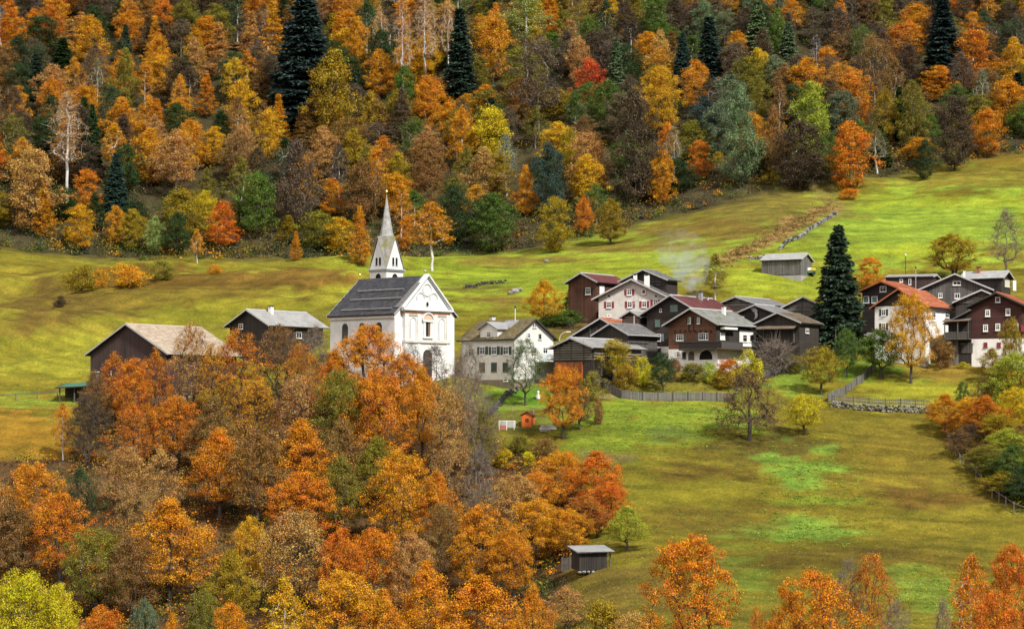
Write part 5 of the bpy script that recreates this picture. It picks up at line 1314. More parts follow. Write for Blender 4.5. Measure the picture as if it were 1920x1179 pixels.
NAMES = {'whitebirch': 'birch_tree', 'near': 'leafy_tree', 'semi': 'thinning_tree', 'bare': 'bare_tree', 'orchard': 'orchard_tree', 'droop': 'drooping_tree', 'far': 'broadleaf_tree', 'farsemi': 'thinning_tree', 'birch': 'birch_tree', 'larch': 'larch_tree', 'spruce': 'spruce_tree', 'shrub': 'shrub', 'thicket': 'bare_shrub'}  # near: generic leafy broadleaf trees, no particular species
KINDW = {'whitebirch': 'white-stemmed birch', 'near': 'leafy tree', 'semi': 'half-bare tree', 'bare': 'bare-twigged tree', 'orchard': 'orchard tree', 'droop': 'drooping tree', 'far': 'leafy tree', 'farsemi': 'half-bare tree', 'birch': 'pale-trunked birch', 'larch': 'larch', 'spruce': 'spruce', 'shrub': 'shrub', 'thicket': 'twiggy shrub'}
CATW = {'whitebirch': 'birch', 'near': 'tree', 'semi': 'tree', 'bare': 'bare tree', 'orchard': 'fruit tree', 'droop': 'fruit tree', 'far': 'tree', 'farsemi': 'half-bare tree', 'birch': 'birch', 'larch': 'larch', 'spruce': 'spruce', 'shrub': 'shrub', 'thicket': 'shrub'}
TR = random.Random(77)
PLACED = []
def place(kind, px, top, wpx, colour, base=None, Y=None, where='', label=None, group=None, var=None, sink=.15, rot=None):
    if Y is None: p = ground_at(px, base, 190)
    else:
        x = (px - CX) / F * Y; p = Vector((x, Y, tz(x, Y)))
    k = F / p.y; ztop = (HZ - top) / k; h = max(1.0, ztop - p.z)
    L = PROTO[kind]; P = L[TR.randrange(len(L)) if var is None else var]
    sx = wpx / k / 2 / P['R']; sz = h / P['H']
    col = PAL[colour]; j = [TR.uniform(.88, 1.12) for _ in range(2)]
    col = (min(col[0] * j[0], .6), min(col[1] * j[0] * (1 + (j[1] - 1) * .6), .5), col[2], 1)
    if not label: label = ' '.join(x for x in (WORD[colour], KINDW[kind], where) if x)
    r = thing(NAMES[kind], label, CATW[kind], p - Vector((0, 0, sink)), TR.uniform(0, 6.28) if rot is None else rot, group)
    r.scale = (sx, sx, sz)
    t = link('trunk', P['wood'], r)
    if P['crown']:
        c_ = link('crown', P['crown'], r); c_.color = col
    PLACED.append((p.x, p.y, wpx / k / 2))
    return r

# --- garden, village and meadow trees (base row known)
V = place
V('spruce', 1571, 420, 104, 'spruce', base=652, var=1, label='tall blue-black spruce standing alone among the village barns', group='conifers')
V('orchard', 1243, 656, 62, 'darkgreen', base=738, label='small dark green fruit tree in the garden below the chalet')
V('droop', 1405, 684, 150, 'brown', base=826, label='gnarled drooping fruit tree nearly bare beside the long plank fence')
V('orchard', 1507, 735, 84, 'yellowgreen', base=816, label='small yellow-green fruit tree right of the drooping bare tree', var=1)
V('orchard', 1540, 645, 92, 'olivegold', base=740, label='olive-gold fruit tree with dark trunk inside the fenced garden', var=1)
V('orchard', 1652, 612, 112, 'green', base=708, label='broad green fruit tree at the top of the pale plank fence', var=0)
V('orchard', 1588, 612, 56, 'green', Y=300, label='small green tree in front of the big spruce', var=1)
V('near', 1708, 546, 104, 'gold', Y=297, label='golden tree with dark trunk before the orange tiled house', var=0)
V('orchard', 1897, 592, 52, 'olivegold', Y=296, label='small olive tree in front of the dark red log house', var=1)
V('birch', 1341, 474, 66, 'olive', base=562, label='slender olive-brown tree behind the red roofed log house', var=0)
V('near', 1056, 682, 94, 'rust', base=824, label='rust-orange tree with stout dark trunk on the lawn edge', var=0)
V('semi', 1088, 720, 70, 'brown', base=806, label='thin brown tree just right of the rust-orange lawn tree')
V('semi', 985, 632, 84, 'greygreen', base=760, label='thin grey-green tree in front of the pale grey house')
V('orchard', 1150, 632, 100, 'olivegold', base=722, label='olive-gold tree before the slatted hay barn', var=0)
V('far', 1136, 606, 34, 'amber', base=660, label='small amber tree between the slatted barns')
V('near', 1020, 522, 88, 'amber', base=612, label='amber and olive tree behind the pale grey house', var=1)
V('far', 1072, 538, 60, 'darkgreen', base=600, label='dark green tree below the rust brown barn')
V('near', 1786, 436, 104, 'olivegold', base=528, label='round olive-gold tree on the meadow behind the boarded houses', var=2)
V('bare', 1886, 388, 76, 'brown', base=522, label='tall bare brown tree at the upper right meadow edge', var=0)
V('far', 1632, 480, 62, 'orange', base=548, label='orange tree peeping out right behind the tall spruce')
V('shrub', 1060, 578, 90, 'green', base=608, label='low green hedge shrub below the rust brown barn'); V('shrub', 1098, 566, 60, 'green', base=600, label='green shrub against the wall of the grey house'); V('shrub', 1028, 592, 50, 'green', base=610, label='small green shrub behind the mossy roof')
V('thicket', 1455, 632, 84, 'mauve', base=700, label='pinkish-brown twiggy shrub below the mossy brown barn'); V('shrub', 1765, 632, 56, 'brown', base=690, label='brown shrub left of the weathered lean-to barn')
V('shrub', 1358, 690, 66, 'olivegold', base=728, label='olive shrub on the garden bank left of the drooping tree'); V('shrub', 1300, 676, 64, 'olive', Y=295, label='low olive hedge under the white arches of the chalet'); V('shrub', 1264, 668, 40, 'brown', Y=295, label='brown shrub at the corner of the chalet base')
V('shrub', 1366, 668, 64, 'rust', Y=295, label='rust-coloured hedge right of the chalet arches'); V('shrub', 1402, 650, 60, 'yellowgreen', Y=294, label='yellow-green shrub below the chalet balcony'); V('shrub', 1332, 674, 46, 'lime', Y=295, label='lime-green shrub under the chalet arch')
V('shrub', 1490, 660, 40, 'olive', base=700, label='olive shrub right of the pinkish bush'); V('shrub', 1515, 632, 40, 'yellowgreen', base=668, label='yellow-green shrub left of the spruce foot'); V('thicket', 1700, 632, 50, 'olive', base=672, label='olive twiggy shrub behind the golden tree trunk')
V('shrub', 1833, 662, 22, 'darkgreen', base=678, label='small dark green shrub at the stone footing'); V('shrub', 1805, 676, 30, 'yellowgreen', base=690, label='yellow-green weed clump below the stone footing'); V('thicket', 1760, 560, 60, 'brown', base=640, label='tall brown bush beside the orange tiled roof')
for px, t_, w_, c_, b_, lb in ((150, 494, 84, 'olivegold', 546, 'olive-gold shrub on the brown bank of left meadow'), (186, 502, 46, 'amber', 540, 'small amber shrub beside the olive-gold shrub on left meadow'), (240, 491, 90, 'amber', 537, 'rounded amber shrub in the middle of the left meadow bank'), (303, 486, 62, 'olive', 524, 'olive shrub at the right of the left meadow bank'), (403, 494, 34, 'orange', 514, 'tiny orange shrub on the crest of left meadow'), (112, 552, 34, 'darkbrown', 576, 'tiny dark shrub low on the left meadow'), (1593, 351, 48, 'orange', 374, 'low orange shrub at the top of the stone wall'), (1447, 308, 46, 'olivegold', 346, 'olive-gold shrub at the forest edge above the brown meadow'), (1398, 292, 30, 'gold', 312, 'small golden shrub at forest edge above brown meadow'), (1345, 282, 30, 'olivegold', 304, 'small olive shrub along the forest edge'),
  (945, 836, 46, 'yellow', 876, 'bright yellow shrub below the orange garden shed'), (990, 842, 30, 'yellow', 874, 'small bright yellow shrub right of the larger yellow shrub'), (975, 812, 60, 'olive', 850, 'olive shrub below the garden enclosure'), (1020, 816, 60, 'brown', 856, 'brown shrub below the grey tarpaulin'), (1122, 740, 26, 'brown', 796, 'thin brown sapling on the lawn edge')):
    V('shrub', px, t_, w_, c_, base=b_, label=lb)

V('shrub', 1112, 690, 56, 'olive', Y=287, label='olive shrub at the foot of the slatted hay barn'); V('shrub', 1172, 676, 64, 'olivegold', Y=291, label='olive-gold shrub between hay barn and small dark green tree'); V('shrub', 1205, 664, 44, 'yellowgreen', Y=294, label='yellow-green shrub left of the chalet base')
for i, (px, top, wd, bs, cl) in enumerate(((1800, 815, 40, 862, 'olivegold'), (1812, 838, 44, 880, 'green'), (1830, 850, 50, 898, 'yellowgreen'), (1846, 868, 50, 914, 'darkgreen'), (1862, 884, 56, 932, 'lime'), (1884, 900, 60, 948, 'green'), (1908, 915, 60, 960, 'yellowgreen'), (1850, 812, 56, 870, 'olive'), (1880, 846, 60, 900, 'lime'), (1905, 870, 60, 925, 'olivegold'), (1822, 800, 50, 850, 'rust'), (1893, 812, 56, 872, 'orange'))):
    V('shrub', px + 34, top - 6, wd * .85, cl, base=bs - 8, where='on the bank beside the right hand fence', group='shrubs on the right hand bank')
# --- foreground wood: px, top row, width, depth, kind, colour
FG = [
 (215, 655, 112, 284, 'semi', 'rust'), (292, 648, 104, 282, 'semi', 'rust'), (357, 600, 92, 287, 'semi', 'tan'), (400, 640, 84, 286, 'semi', 'amber'), (250, 668, 90, 279, 'near', 'rust'), (448, 612, 128, 288, 'semi', 'rust'), (526, 604, 120, 290, 'semi', 'brown'), (592, 604, 70, 292, 'bare', 'tan'), (565, 640, 90, 284, 'semi', 'rust'), (180, 690, 70, 281, 'semi', 'brown'),
 (692, 606, 150, 284, 'near', 'amber'), (628, 652, 100, 282, 'near', 'orange'), (760, 660, 90, 283, 'near', 'rust'), (815, 640, 86, 288, 'bare', 'mauve'), (770, 640, 60, 290, 'bare', 'mauve'), (880, 640, 70, 285, 'bare', 'greybrown'),
 (165, 735, 96, 268, 'semi', 'darkbrown'), (118, 752, 52, 270, 'birch', 'amber'), (560, 698, 140, 268, 'near', 'amber'), (640, 690, 120, 266, 'near', 'orange'), (712, 690, 150, 264, 'near', 'rust'), (792, 684, 112, 268, 'near', 'amber'), (862, 655, 58, 268, 'bare', 'tan'), (893, 690, 62, 262, 'bare', 'tan'), (918, 735, 50, 264, 'bare', 'greybrown'), (842, 720, 100, 262, 'near', 'orange'), (905, 760, 80, 262, 'semi', 'olive'), (480, 700, 120, 272, 'semi', 'amber'), (330, 740, 120, 268, 'near', 'rust'), (250, 750, 110, 266, 'semi', 'rust'), (400, 740, 120, 264, 'near', 'brown'),
 (62, 862, 130, 246, 'near', 'amber'), (-20, 880, 110, 244, 'near', 'orange'), (238, 832, 110, 254, 'semi', 'tan'), (302, 830, 110, 250, 'semi', 'tan'), (150, 870, 110, 248, 'semi', 'darkgreen'), (412, 800, 150, 253, 'near', 'amber'), (482, 806, 130, 250, 'near', 'rust'), (566, 782, 150, 253, 'near', 'amber'), (252, 905, 84, 243, 'near', 'amber'), (706, 815, 120, 256, 'near', 'orange'), (752, 838, 152, 243, 'near', 'orange'), (566, 880, 150, 243, 'near', 'rust'), (640, 850, 110, 247, 'near', 'olive'), (640, 780, 120, 256, 'near', 'amber'), (900, 830, 90, 249, 'bare', 'greybrown'), (850, 820, 110, 252, 'near', 'amber'), (1052, 840, 116, 250, 'near', 'orange'), (1118, 842, 134, 246, 'near', 'redorange'), (1060, 950, 110, 234, 'near', 'orange'), (1120, 955, 80, 238, 'semi', 'redorange'), (968, 885, 130, 243, 'near', 'tan'), (820, 880, 100, 244, 'near', 'orange'), (1010, 880, 110, 246, 'near', 'amber'),
 (20, 940, 130, 234, 'near', 'brown'), (112, 920, 130, 234, 'near', 'rust'), (180, 985, 150, 226, 'near', 'olive'), (318, 930, 200, 229, 'near', 'amber'), (245, 1000, 120, 224, 'near', 'brown'), (432, 1028, 116, 221, 'near', 'olivegold'), (552, 952, 176, 226, 'near', 'orange'), (470, 965, 80, 232, 'near', 'gold'), (702, 985, 130, 226, 'near', 'orange'), (772, 995, 100, 224, 'near', 'tan'), (900, 940, 124, 230, 'near', 'orange'), (830, 940, 100, 233, 'near', 'amber'), (1005, 930, 130, 235, 'near', 'amber'), (1176, 945, 94, 229, 'near', 'lime'), (1142, 900, 84, 241, 'near', 'redorange'), (1095, 925, 130, 238, 'semi', 'rust'), (640, 985, 100, 224, 'near', 'redorange'), (960, 985, 100, 227, 'near', 'orange'),
 (38, 1062, 170, 205, 'near', 'yellowgreen'), (110, 1090, 90, 208, 'near', 'yellow'), (192, 1130, 100, 205, 'near', 'redorange'), (270, 1118, 64, 207, 'near', 'greygreen'), (322, 1146, 70, 204, 'near', 'orange'), (384, 1100, 80, 208, 'near', 'olive'), (432, 1124, 96, 203, 'near', 'orange'), (534, 1078, 116, 204, 'birch', 'gold'), (640, 1066, 170, 206, 'near', 'amber'), (800, 1048, 140, 207, 'near', 'orange'), (902, 1074, 210, 203, 'near', 'orange'), (720, 1100, 110, 203, 'near', 'amber'), (1062, 1092, 110, 206, 'semi', 'tan'), (1000, 1090, 90, 196, 'near', 'amber'), (1130, 1118, 100, 194, 'shrub', 'olivegold'), (1185, 1140, 90, 192, 'shrub', 'tan'),
 (1292, 996, 196, 180, 'near', 'orange'), (1522, 1062, 200, 172, 'near', 'orange'), (1634, 1030, 110, 178, 'semi', 'rust'), (1590, 1044, 80, 180, 'bare', 'tan'), (1822, 1034, 84, 176, 'birch', 'orange'), (1895, 1015, 130, 178, 'near', 'redorange'), (1768, 1115, 60, 172, 'bare', 'amber'), (1862, 1100, 120, 168, 'near', 'redorange'), (1680, 1120, 80, 172, 'bare', 'brown'), (1420, 1130, 60, 170, 'semi', 'amber'),
]
fg_where = lambda px, Y: ('beside the barns' if Y > 278 and px < 600 else 'below the church' if Y > 258 and px < 830 else 'below the pale grey house' if Y > 258 else 'in the left near wood' if Y > 238 and px < 480 else 'in the middle of the near wood' if Y > 238 and px < 860 else 'above the little log shed' if Y > 222 and px > 860 else 'in the near wood' if Y > 215 else 'along the bottom edge left of the meadow' if px < 1200 else 'along the bottom edge below the meadow')
for i, (px, top, wd, Y, kd, cl) in enumerate(FG):
    var = None
    if kd == 'near' and cl in ('orange', 'rust', 'amber') and 218 < Y < 275 and px < 940:
        if i % 7 == 2: cl = 'brown'
        elif i % 7 == 5: cl = 'olive'
        elif i % 7 == 4: kd, cl = 'semi', 'tan'
    if Y < 182 and kd == 'near': var = 3 if px > 1400 else 0
    place(kd, px, top, wd * (1.0 if Y < 262 else .97), cl, Y=Y, where=fg_where(px, Y), group='trees of the foreground wood', var=var)
# right hand thicket
for (px, top, wd, base, kd, cl) in [(1772, 735, 72, 812, 'near', 'orange'), (1815, 740, 60, 830, 'near', 'amber'), (1848, 738, 84, 840, 'near', 'rust'), (1905, 655, 110, 800, 'near', 'lime'), (1885, 690, 60, 770, 'near', 'gold'), (1902, 722, 70, 830, 'near', 'gold'), (1860, 690, 60, 790, 'semi', 'brown'), (1805, 712, 24, 770, 'near', 'green'),
    (1800, 800, 60, 860, 'semi', 'brown'), (1850, 830, 80, 890, 'near', 'olive'), (1900, 830, 90, 920, 'near', 'green'), (1880, 880, 80, 930, 'near', 'olivegold'), (1930, 860, 90, 950, 'near', 'darkgreen'), (1825, 790, 60, 850, 'semi', 'darkbrown'), (1870, 770, 80, 850, 'near', 'olivegold'), (1915, 790, 80, 870, 'semi', 'brown'), (1890, 800, 70, 880, 'near', 'lime'), (1835, 770, 56, 836, 'near', 'olivegold'), (1790, 770, 44, 826, 'semi', 'rust'), (1870, 840, 66, 905, 'near', 'olive'), (1925, 700, 70, 790, 'near', 'gold'), (1860, 650, 50, 720, 'near', 'olivegold')]:
    place(kd, px, top, wd * 1.3, cl, base=base, where='in the thicket at right edge', group='trees of the right hand thicket')

# --- forest on the mountainside: px, crown top, foot row, width, kind, colour, own label
FO = [
 (570, -22, 222, 138, 'spruce', 'spruceblue', 'huge dark bluish spruce towering in the upper forest'), (862, 14, 214, 66, 'spruce', 'spruce', 'narrow black-green spruce right of the white birch trunks'), (1768, -10, 152, 72, 'spruce', 'bluegreen', 'pale blue-green conifer at the upper right'), (118, 70, 152, 56, 'spruce', 'darkgreen', 'dark green conifer high on the left'), (1478, 40, 150, 54, 'spruce', 'greygreen', 'pale grey-green conifer right of centre top'), (1155, 70, 190, 40, 'spruce', 'greygreen', 'slim grey-green conifer beside the red tree'), (1330, 30, 170, 60, 'spruce', 'bluegreen', 'blue-green conifer near the top right of centre'), (1420, 0, 120, 60, 'spruce', 'greygreen', 'grey-green conifer at the top edge'), (1280, 60, 170, 44, 'spruce', 'bluegreen', 'small blue-green conifer above the bright gold tree'),
 (83, 342, 440, 46, 'larch', 'orange', 'bright orange larch at the left forest edge'), (418, 376, 462, 78, 'far', 'redorange', 'glowing round red-orange tree at the forest edge'), (810, 376, 500, 90, 'birch', 'amber', 'broad amber birch right of the church spire'), (752, 338, 440, 54, 'birch', 'amber', 'amber birch behind the church spire'), (674, 384, 490, 48, 'larch', 'amber', 'amber larch left of the church spire'), (762, 408, 462, 38, 'far', 'orange', 'small orange tree touching the spire on its right'),
 (1106, 108, 200, 72, 'far', 'red', 'vivid red tree in the upper middle forest'), (1236, 122, 262, 96, 'near', 'gold', 'bright golden tree above the middle of the meadow'), (1190, 165, 385, 100, 'far', 'darkbrown', 'big dark brown tree below the bright golden tree'), (1242, 282, 380, 62, 'far', 'orange', 'orange tree low at the meadow corner'), (1252, 228, 300, 50, 'far', 'orange', 'orange tree just right of the big dark brown tree'), (1520, 152, 290, 92, 'far', 'lime', 'bright yellow-green tree on the right forest slope'), (1388, 160, 345, 100, 'far', 'greygreen', 'large grey-green tree on the right forest slope'), (1594, 226, 352, 100, 'far', 'rust', 'rust-brown pyramid-shaped tree above the orange shrub'), (1500, 225, 350, 116, 'far', 'darkbrown', 'broad dark brown tree above the brown meadow'), (1790, 178, 312, 90, 'far', 'darkbrown', 'dark brown tree at the right forest edge'), (1850, 200, 288, 80, 'far', 'orange', 'orange tree at the right forest edge'), (1312, 262, 330, 52, 'far', 'redorange', 'red-orange tree at the foot of the grey-green tree'),
 (800, -30, 172, 52, 'whitebirch', 'tan', 'tall birch with brilliant white trunk at the top'), (757, -10, 196, 44, 'whitebirch', 'amber', 'tall white-trunked birch left of the brilliant one'), (712, 10, 120, 44, 'whitebirch', 'amber', None), (985, -30, 100, 100, 'birch', 'palegreen', 'pale green birch crown at the top centre'), (840, -10, 150, 40, 'whitebirch', 'gold', None), (215, 228, 332, 66, 'birch', 'amber', 'amber birch with pale trunk on the left slope'), (125, 170, 370, 74, 'whitebirch', 'tan', 'tan tree on twin white trunks on the left slope'),
 (62, 278, 430, 112, 'far', 'tan', None), (100, 142, 240, 66, 'far', 'amber', None), (163, 316, 400, 62, 'far', 'orange', None), (150, 382, 462, 68, 'far', 'gold', None), (30, 160, 235, 60, 'far', 'amber', None), (152, 22, 90, 52, 'larch', 'tan', None), (95, 8, 90, 58, 'far', 'rust', None), (20, 0, 66, 66, 'far', 'orange', None), (310, -6, 66, 58, 'far', 'rust', None), (296, 64, 156, 60, 'far', 'amber', None), (362, 68, 140, 60, 'far', 'olivegold', None), (410, 40, 140, 62, 'larch', 'tan', None), (470, 20, 130, 64, 'larch', 'tan', None), (512, 0, 120, 60, 'larch', 'amber', None), (450, 150, 256, 80, 'far', 'gold', None), (402, 236, 306, 54, 'far', 'gold', None), (284, 250, 320, 44, 'larch', 'amber', None), (340, 350, 450, 90, 'far', 'olivegold', None), (385, 356, 430, 60, 'far', 'yellow', None), (332, 396, 470, 64, 'far', 'darkgreen', None), (330, 240, 370, 110, 'farsemi', 'tan', None), (448, 240, 350, 90, 'farsemi', 'brown', None), (556, 262, 425, 118, 'far', 'greybrown', None), (482, 318, 440, 90, 'far', 'green', None), (626, 92, 275, 104, 'far', 'olivegold', None), (605, 235, 330, 70, 'far', 'tan', None), (218, 385, 455, 44, 'far', 'amber', None), (250, 390, 462, 60, 'far', 'olivegold', None), (370, 428, 486, 34, 'birch', 'amber', None), (555, 432, 480, 26, 'larch', 'orange', None), (290, 404, 470, 46, 'far', 'palegreen', None), (180, 80, 170, 66, 'farsemi', 'greybrown', None), (235, 90, 200, 66, 'far', 'olive', None), (505, 200, 300, 60, 'far', 'gold', None),
 (925, 24, 150, 86, 'far', 'amber', None), (1085, 66, 160, 54, 'far', 'tan', None), (1010, 60, 250, 110, 'farsemi', 'greybrown', None), (920, 196, 310, 92, 'far', 'yellow', None), (868, 198, 310, 68, 'far', 'amber', None), (1045, 228, 318, 86, 'far', 'gold', None), (1030, 268, 405, 76, 'far', 'bluegreen', None), (1100, 246, 365, 86, 'far', 'tan', None), (1040, 368, 466, 76, 'far', 'olivegold', None), (1145, 372, 450, 72, 'far', 'olivegold', None), (1095, 366, 436, 42, 'far', 'rust', None), (925, 360, 466, 100, 'far', 'green', None), (850, 346, 456, 100, 'far', 'darkgreen', None), (682, 296, 418, 86, 'far', 'brown', None), (664, 240, 325, 68, 'far', 'olivegold', None), (745, 286, 370, 70, 'far', 'olivegold', None), (712, 92, 180, 70, 'far', 'amber', None), (985, 310, 400, 60, 'far', 'amber', None), (950, 250, 360, 50, 'whitebirch', 'greygreen', None), (800, 140, 240, 60, 'far', 'orange', None), (670, 30, 130, 50, 'far', 'amber', None),
 (1382, 58, 126, 68, 'far', 'amber', None), (1306, 112, 196, 62, 'far', 'amber', None), (1422, 90, 165, 58, 'far', 'gold', None), (1575, -24, 92, 42, 'larch', 'orange', None), (1550, 86, 152, 54, 'far', 'amber', None), (1660, 162, 270, 64, 'far', 'olivegold', None), (1710, 150, 285, 70, 'far', 'olive', None), (1900, 70, 160, 80, 'far', 'gold', None), (1890, 146, 232, 90, 'far', 'orange', None), (1822, 56, 165, 100, 'far', 'rust', None), (1600, 130, 240, 90, 'far', 'rust', None), (1690, 40, 140, 84, 'farsemi', 'rust', None), (1640, 60, 200, 80, 'farsemi', 'brown', None), (1450, 200, 320, 70, 'far', 'brown', None), (1735, 260, 330, 50, 'far', 'darkgreen', None), (1645, 240, 320, 50, 'whitebirch', 'olive', None),
]
def forest_where(px, py):
    row = 'at forest top' if py < 110 else 'high in the forest' if py < 210 else 'midway up the forest' if py < 320 else 'low in the forest'
    col = 'at far left' if px < 200 else 'left of the huge spruce' if px < 520 else 'right of the huge spruce' if px < 720 else 'above the church' if px < 900 else 'above the pale grey house' if px < 1100 else 'above the grey house' if px < 1300 else 'above the chalet' if px < 1480 else 'above the lone hay barn' if px < 1680 else 'at far right'
    return row + ' ' + col
for (px, top, foot, wd, kd, cl, lb) in FO:
    place(kd, px, top, wd, cl, base=foot + 8, where=forest_where(px, foot), label=lb, group='trees of the mountainside forest')
REG = [  # palette by column of the photograph
 (0, ['amber', 'orange', 'brown', 'tan', 'olive', 'darkgreen', 'greybrown', 'greybrown', 'darkgreen', 'brown', 'olive', 'darkbrown']), (520, ['amber', 'brown', 'olivegold', 'olive', 'green', 'darkgreen', 'tan', 'darkgreen', 'olive', 'greybrown', 'greybrown', 'brown']), (1000, ['brown', 'greybrown', 'olivegold', 'darkbrown', 'green', 'tan', 'olive', 'greybrown', 'darkbrown', 'darkgreen', 'brown']), (1280, ['greygreen', 'bluegreen', 'brown', 'darkbrown', 'greybrown', 'brown', 'olive', 'greygreen', 'green', 'greybrown', 'darkgreen']), (1700, ['brown', 'darkbrown', 'rust', 'olive', 'greybrown', 'greybrown', 'darkgreen', 'brown'])]
def fill_forest():
    rg = random.Random(31); n = 0
    P = [(x, y, r) for x, y, r in PLACED if y > 400]
    y = 425.
    cand = []
    while y < 590:
        x = -.30 * y
        while x < .30 * y:
            cand.append((x + rg.uniform(-2.6, 2.6), y + rg.uniform(-2.6, 2.6))); x += 7.6
        y += 6.9
    for (x, yy) in cand:
        px = CX + F * x / yy
        if px < -45 or px > 1965: continue
        if yy < treeline(px) + 3: continue
        z = tz(x, yy); py = HZ - F * z / yy
        if py < -14: continue
        if min((math.hypot(x - a, (yy - b_) * 1.25) - .55 * r for a, b_, r in P), default=9) < 3.0: continue
        reg = [r for a, r in REG if max(px, 0) >= a][-1]; cl = rg.choice(reg + (['amber', 'gold', 'orange'] if px < 1150 else ['amber']))
        if yy - treeline(px) < 18: cl = rg.choice(['green', 'olivegold', 'darkgreen', 'amber', 'olive', 'gold', 'green'])
        q = rg.random()
        if q < .52: kd = 'far'
        elif q < .66: kd = 'farsemi'
        elif q < .69: kd = 'whitebirch'
        elif q < .83: kd = 'birch'
        elif q < .96: kd = 'larch'
        elif q < .985: kd = 'spruce'
        else: kd = 'farsemi'
        if kd == 'spruce': cl = rg.choice(['bluegreen', 'spruce', 'darkgreen'])
        k = F / yy; hgt = rg.uniform(8.5, 13.5) * (1.1 if kd in ('birch', 'spruce') else 1); wdt = {'far': rg.uniform(7.5, 12), 'farsemi': rg.uniform(7, 10), 'birch': rg.uniform(6, 8.5), 'whitebirch': rg.uniform(4.2, 6), 'larch': rg.uniform(5.5, 8), 'spruce': rg.uniform(4.5, 6)}[kd]
        edge = yy - treeline(px)
        if edge < 14: hgt *= .7
        place(kd, px, py - hgt * k, wdt * k, cl, Y=yy, where=forest_where(px, py), group='trees of the mountainside forest'); n += 1
    return n
NFILL = fill_forest()

# ------------------------------------------------------------------ uncountable growth
def scatter_leaves(name, pts, label, leaf, per, hgt, rad, cat=None):
    """pts rows: x, y, scale, r, g, b; low leafy clumps joined to one mass"""
    rng = np.random.default_rng(len(pts)); A = np.array(pts); n = len(A); z = terr(A[:, 0], A[:, 1])
    g = rng.normal(size=(n, per, 3)); g /= np.linalg.norm(g, axis=2, keepdims=True); g[:, :, 2] = np.abs(g[:, :, 2])
    s = A[:, 2][:, None, None]; lump = 1 + .35 * rng.normal(size=(n, per, 1)) * .5
    C = np.stack([A[:, 0], A[:, 1], z], 1)[:, None, :] + g * np.array([rad, rad, hgt]) * s * lump * (rng.random((n, per, 1)) ** .4)
    N = g * .8 + np.array([0, 0, .5]) + rng.normal(size=(n, per, 3)) * .5
    V_, Fq = leaves_mesh(C.reshape(-1, 3), N.reshape(-1, 3), leaf, rng)
    col = np.ones((len(V_), 4)); col[:, :3] = np.repeat(A[:, 3:6], per * 4, 0)
    o = link(name, mesh_np(name, V_, [Fq], ['leaf_attr'], None, col)); tag(o, label, None, None, 'stuff'); return o
def undergrowth():
    rg = random.Random(12); pts = []
    C1 = ['darkgreen', 'olive', 'darkbrown', 'green', 'brown', 'greybrown', 'darkgreen', 'green', 'olivegold', 'amber', 'bluegreen', 'olive']
    while len(pts) < 3600:
        y = rg.uniform(425, 585); x = rg.uniform(-.32, .32) * y; px = CX + F * x / y
        if y < treeline(px) - 3: continue
        if rg.random() > .75 and y > treeline(px) + 60: continue
        if len(pts) < 600 and y > treeline(px) + 9: continue
        c = PAL[rg.choice(C1)]; f = rg.uniform(.6, 1.2); e = 0 if len(pts) % 3 else max(0, 1 - (y - treeline(px)) / 12)
        pts.append((x, y, rg.choice((.8, 1.1, 1.6, 1.9)) * rg.uniform(.75, 1.1) * (1 - .35 * e), c[0] * f, c[1] * f, c[2] * f))
    scatter_leaves('undergrowth', pts, 'dense dark undergrowth covering the forest floor', .36, 62, 2.4, 1.8)
    n_edge = 0
    pts = []
    C2 = ['darkbrown', 'brown', 'rust', 'olive', 'olive', 'rust', 'darkgreen', 'amber']
    while len(pts) < 1900:
        px = rg.uniform(-60, 1180); Y = rg.uniform(198, 292); x = (px - CX) / F * Y; z = tz(x, Y); py = HZ - F * z / Y
        fx = np.interp(py, [640, 700, 760, 830, 880, 950, 1050, 1179, 1300], [300, 830, 900, 925, 1080, 1110, 1070, 1040, 1040]); lx = np.interp(py, [640, 720, 760, 860, 890, 1300], [330, 190, 160, 115, -700, -700])
        if px > fx or px < lx or (py < 765 and px > 860): continue
        c = PAL[rg.choice(C2)]; f = rg.uniform(.6, 1.15)
        pts.append((x, Y, rg.uniform(.5, 1.45), c[0] * f, c[1] * f, c[2] * f))
    while len(pts) < 2250:
        px = rg.uniform(1770, 1990); Y = rg.uniform(244, 292); x = (px - CX) / F * Y; z = tz(x, Y); py = HZ - F * z / Y
        if px < np.interp(py, [700, 800, 860, 960, 1000], [1860, 1790, 1805, 1915, 1975]): continue
        c = PAL[rg.choice(['darkbrown', 'olive', 'brown', 'green', 'yellowgreen', 'darkgreen'])]; f = rg.uniform(.6, 1.15)
        pts.append((x, Y, rg.uniform(.5, 1.1), c[0] * f, c[1] * f, c[2] * f))
    scatter_leaves('undergrowth', pts, 'tangled brown undergrowth below the near trees', .26, 72, 1.7, 1.5)
undergrowth()
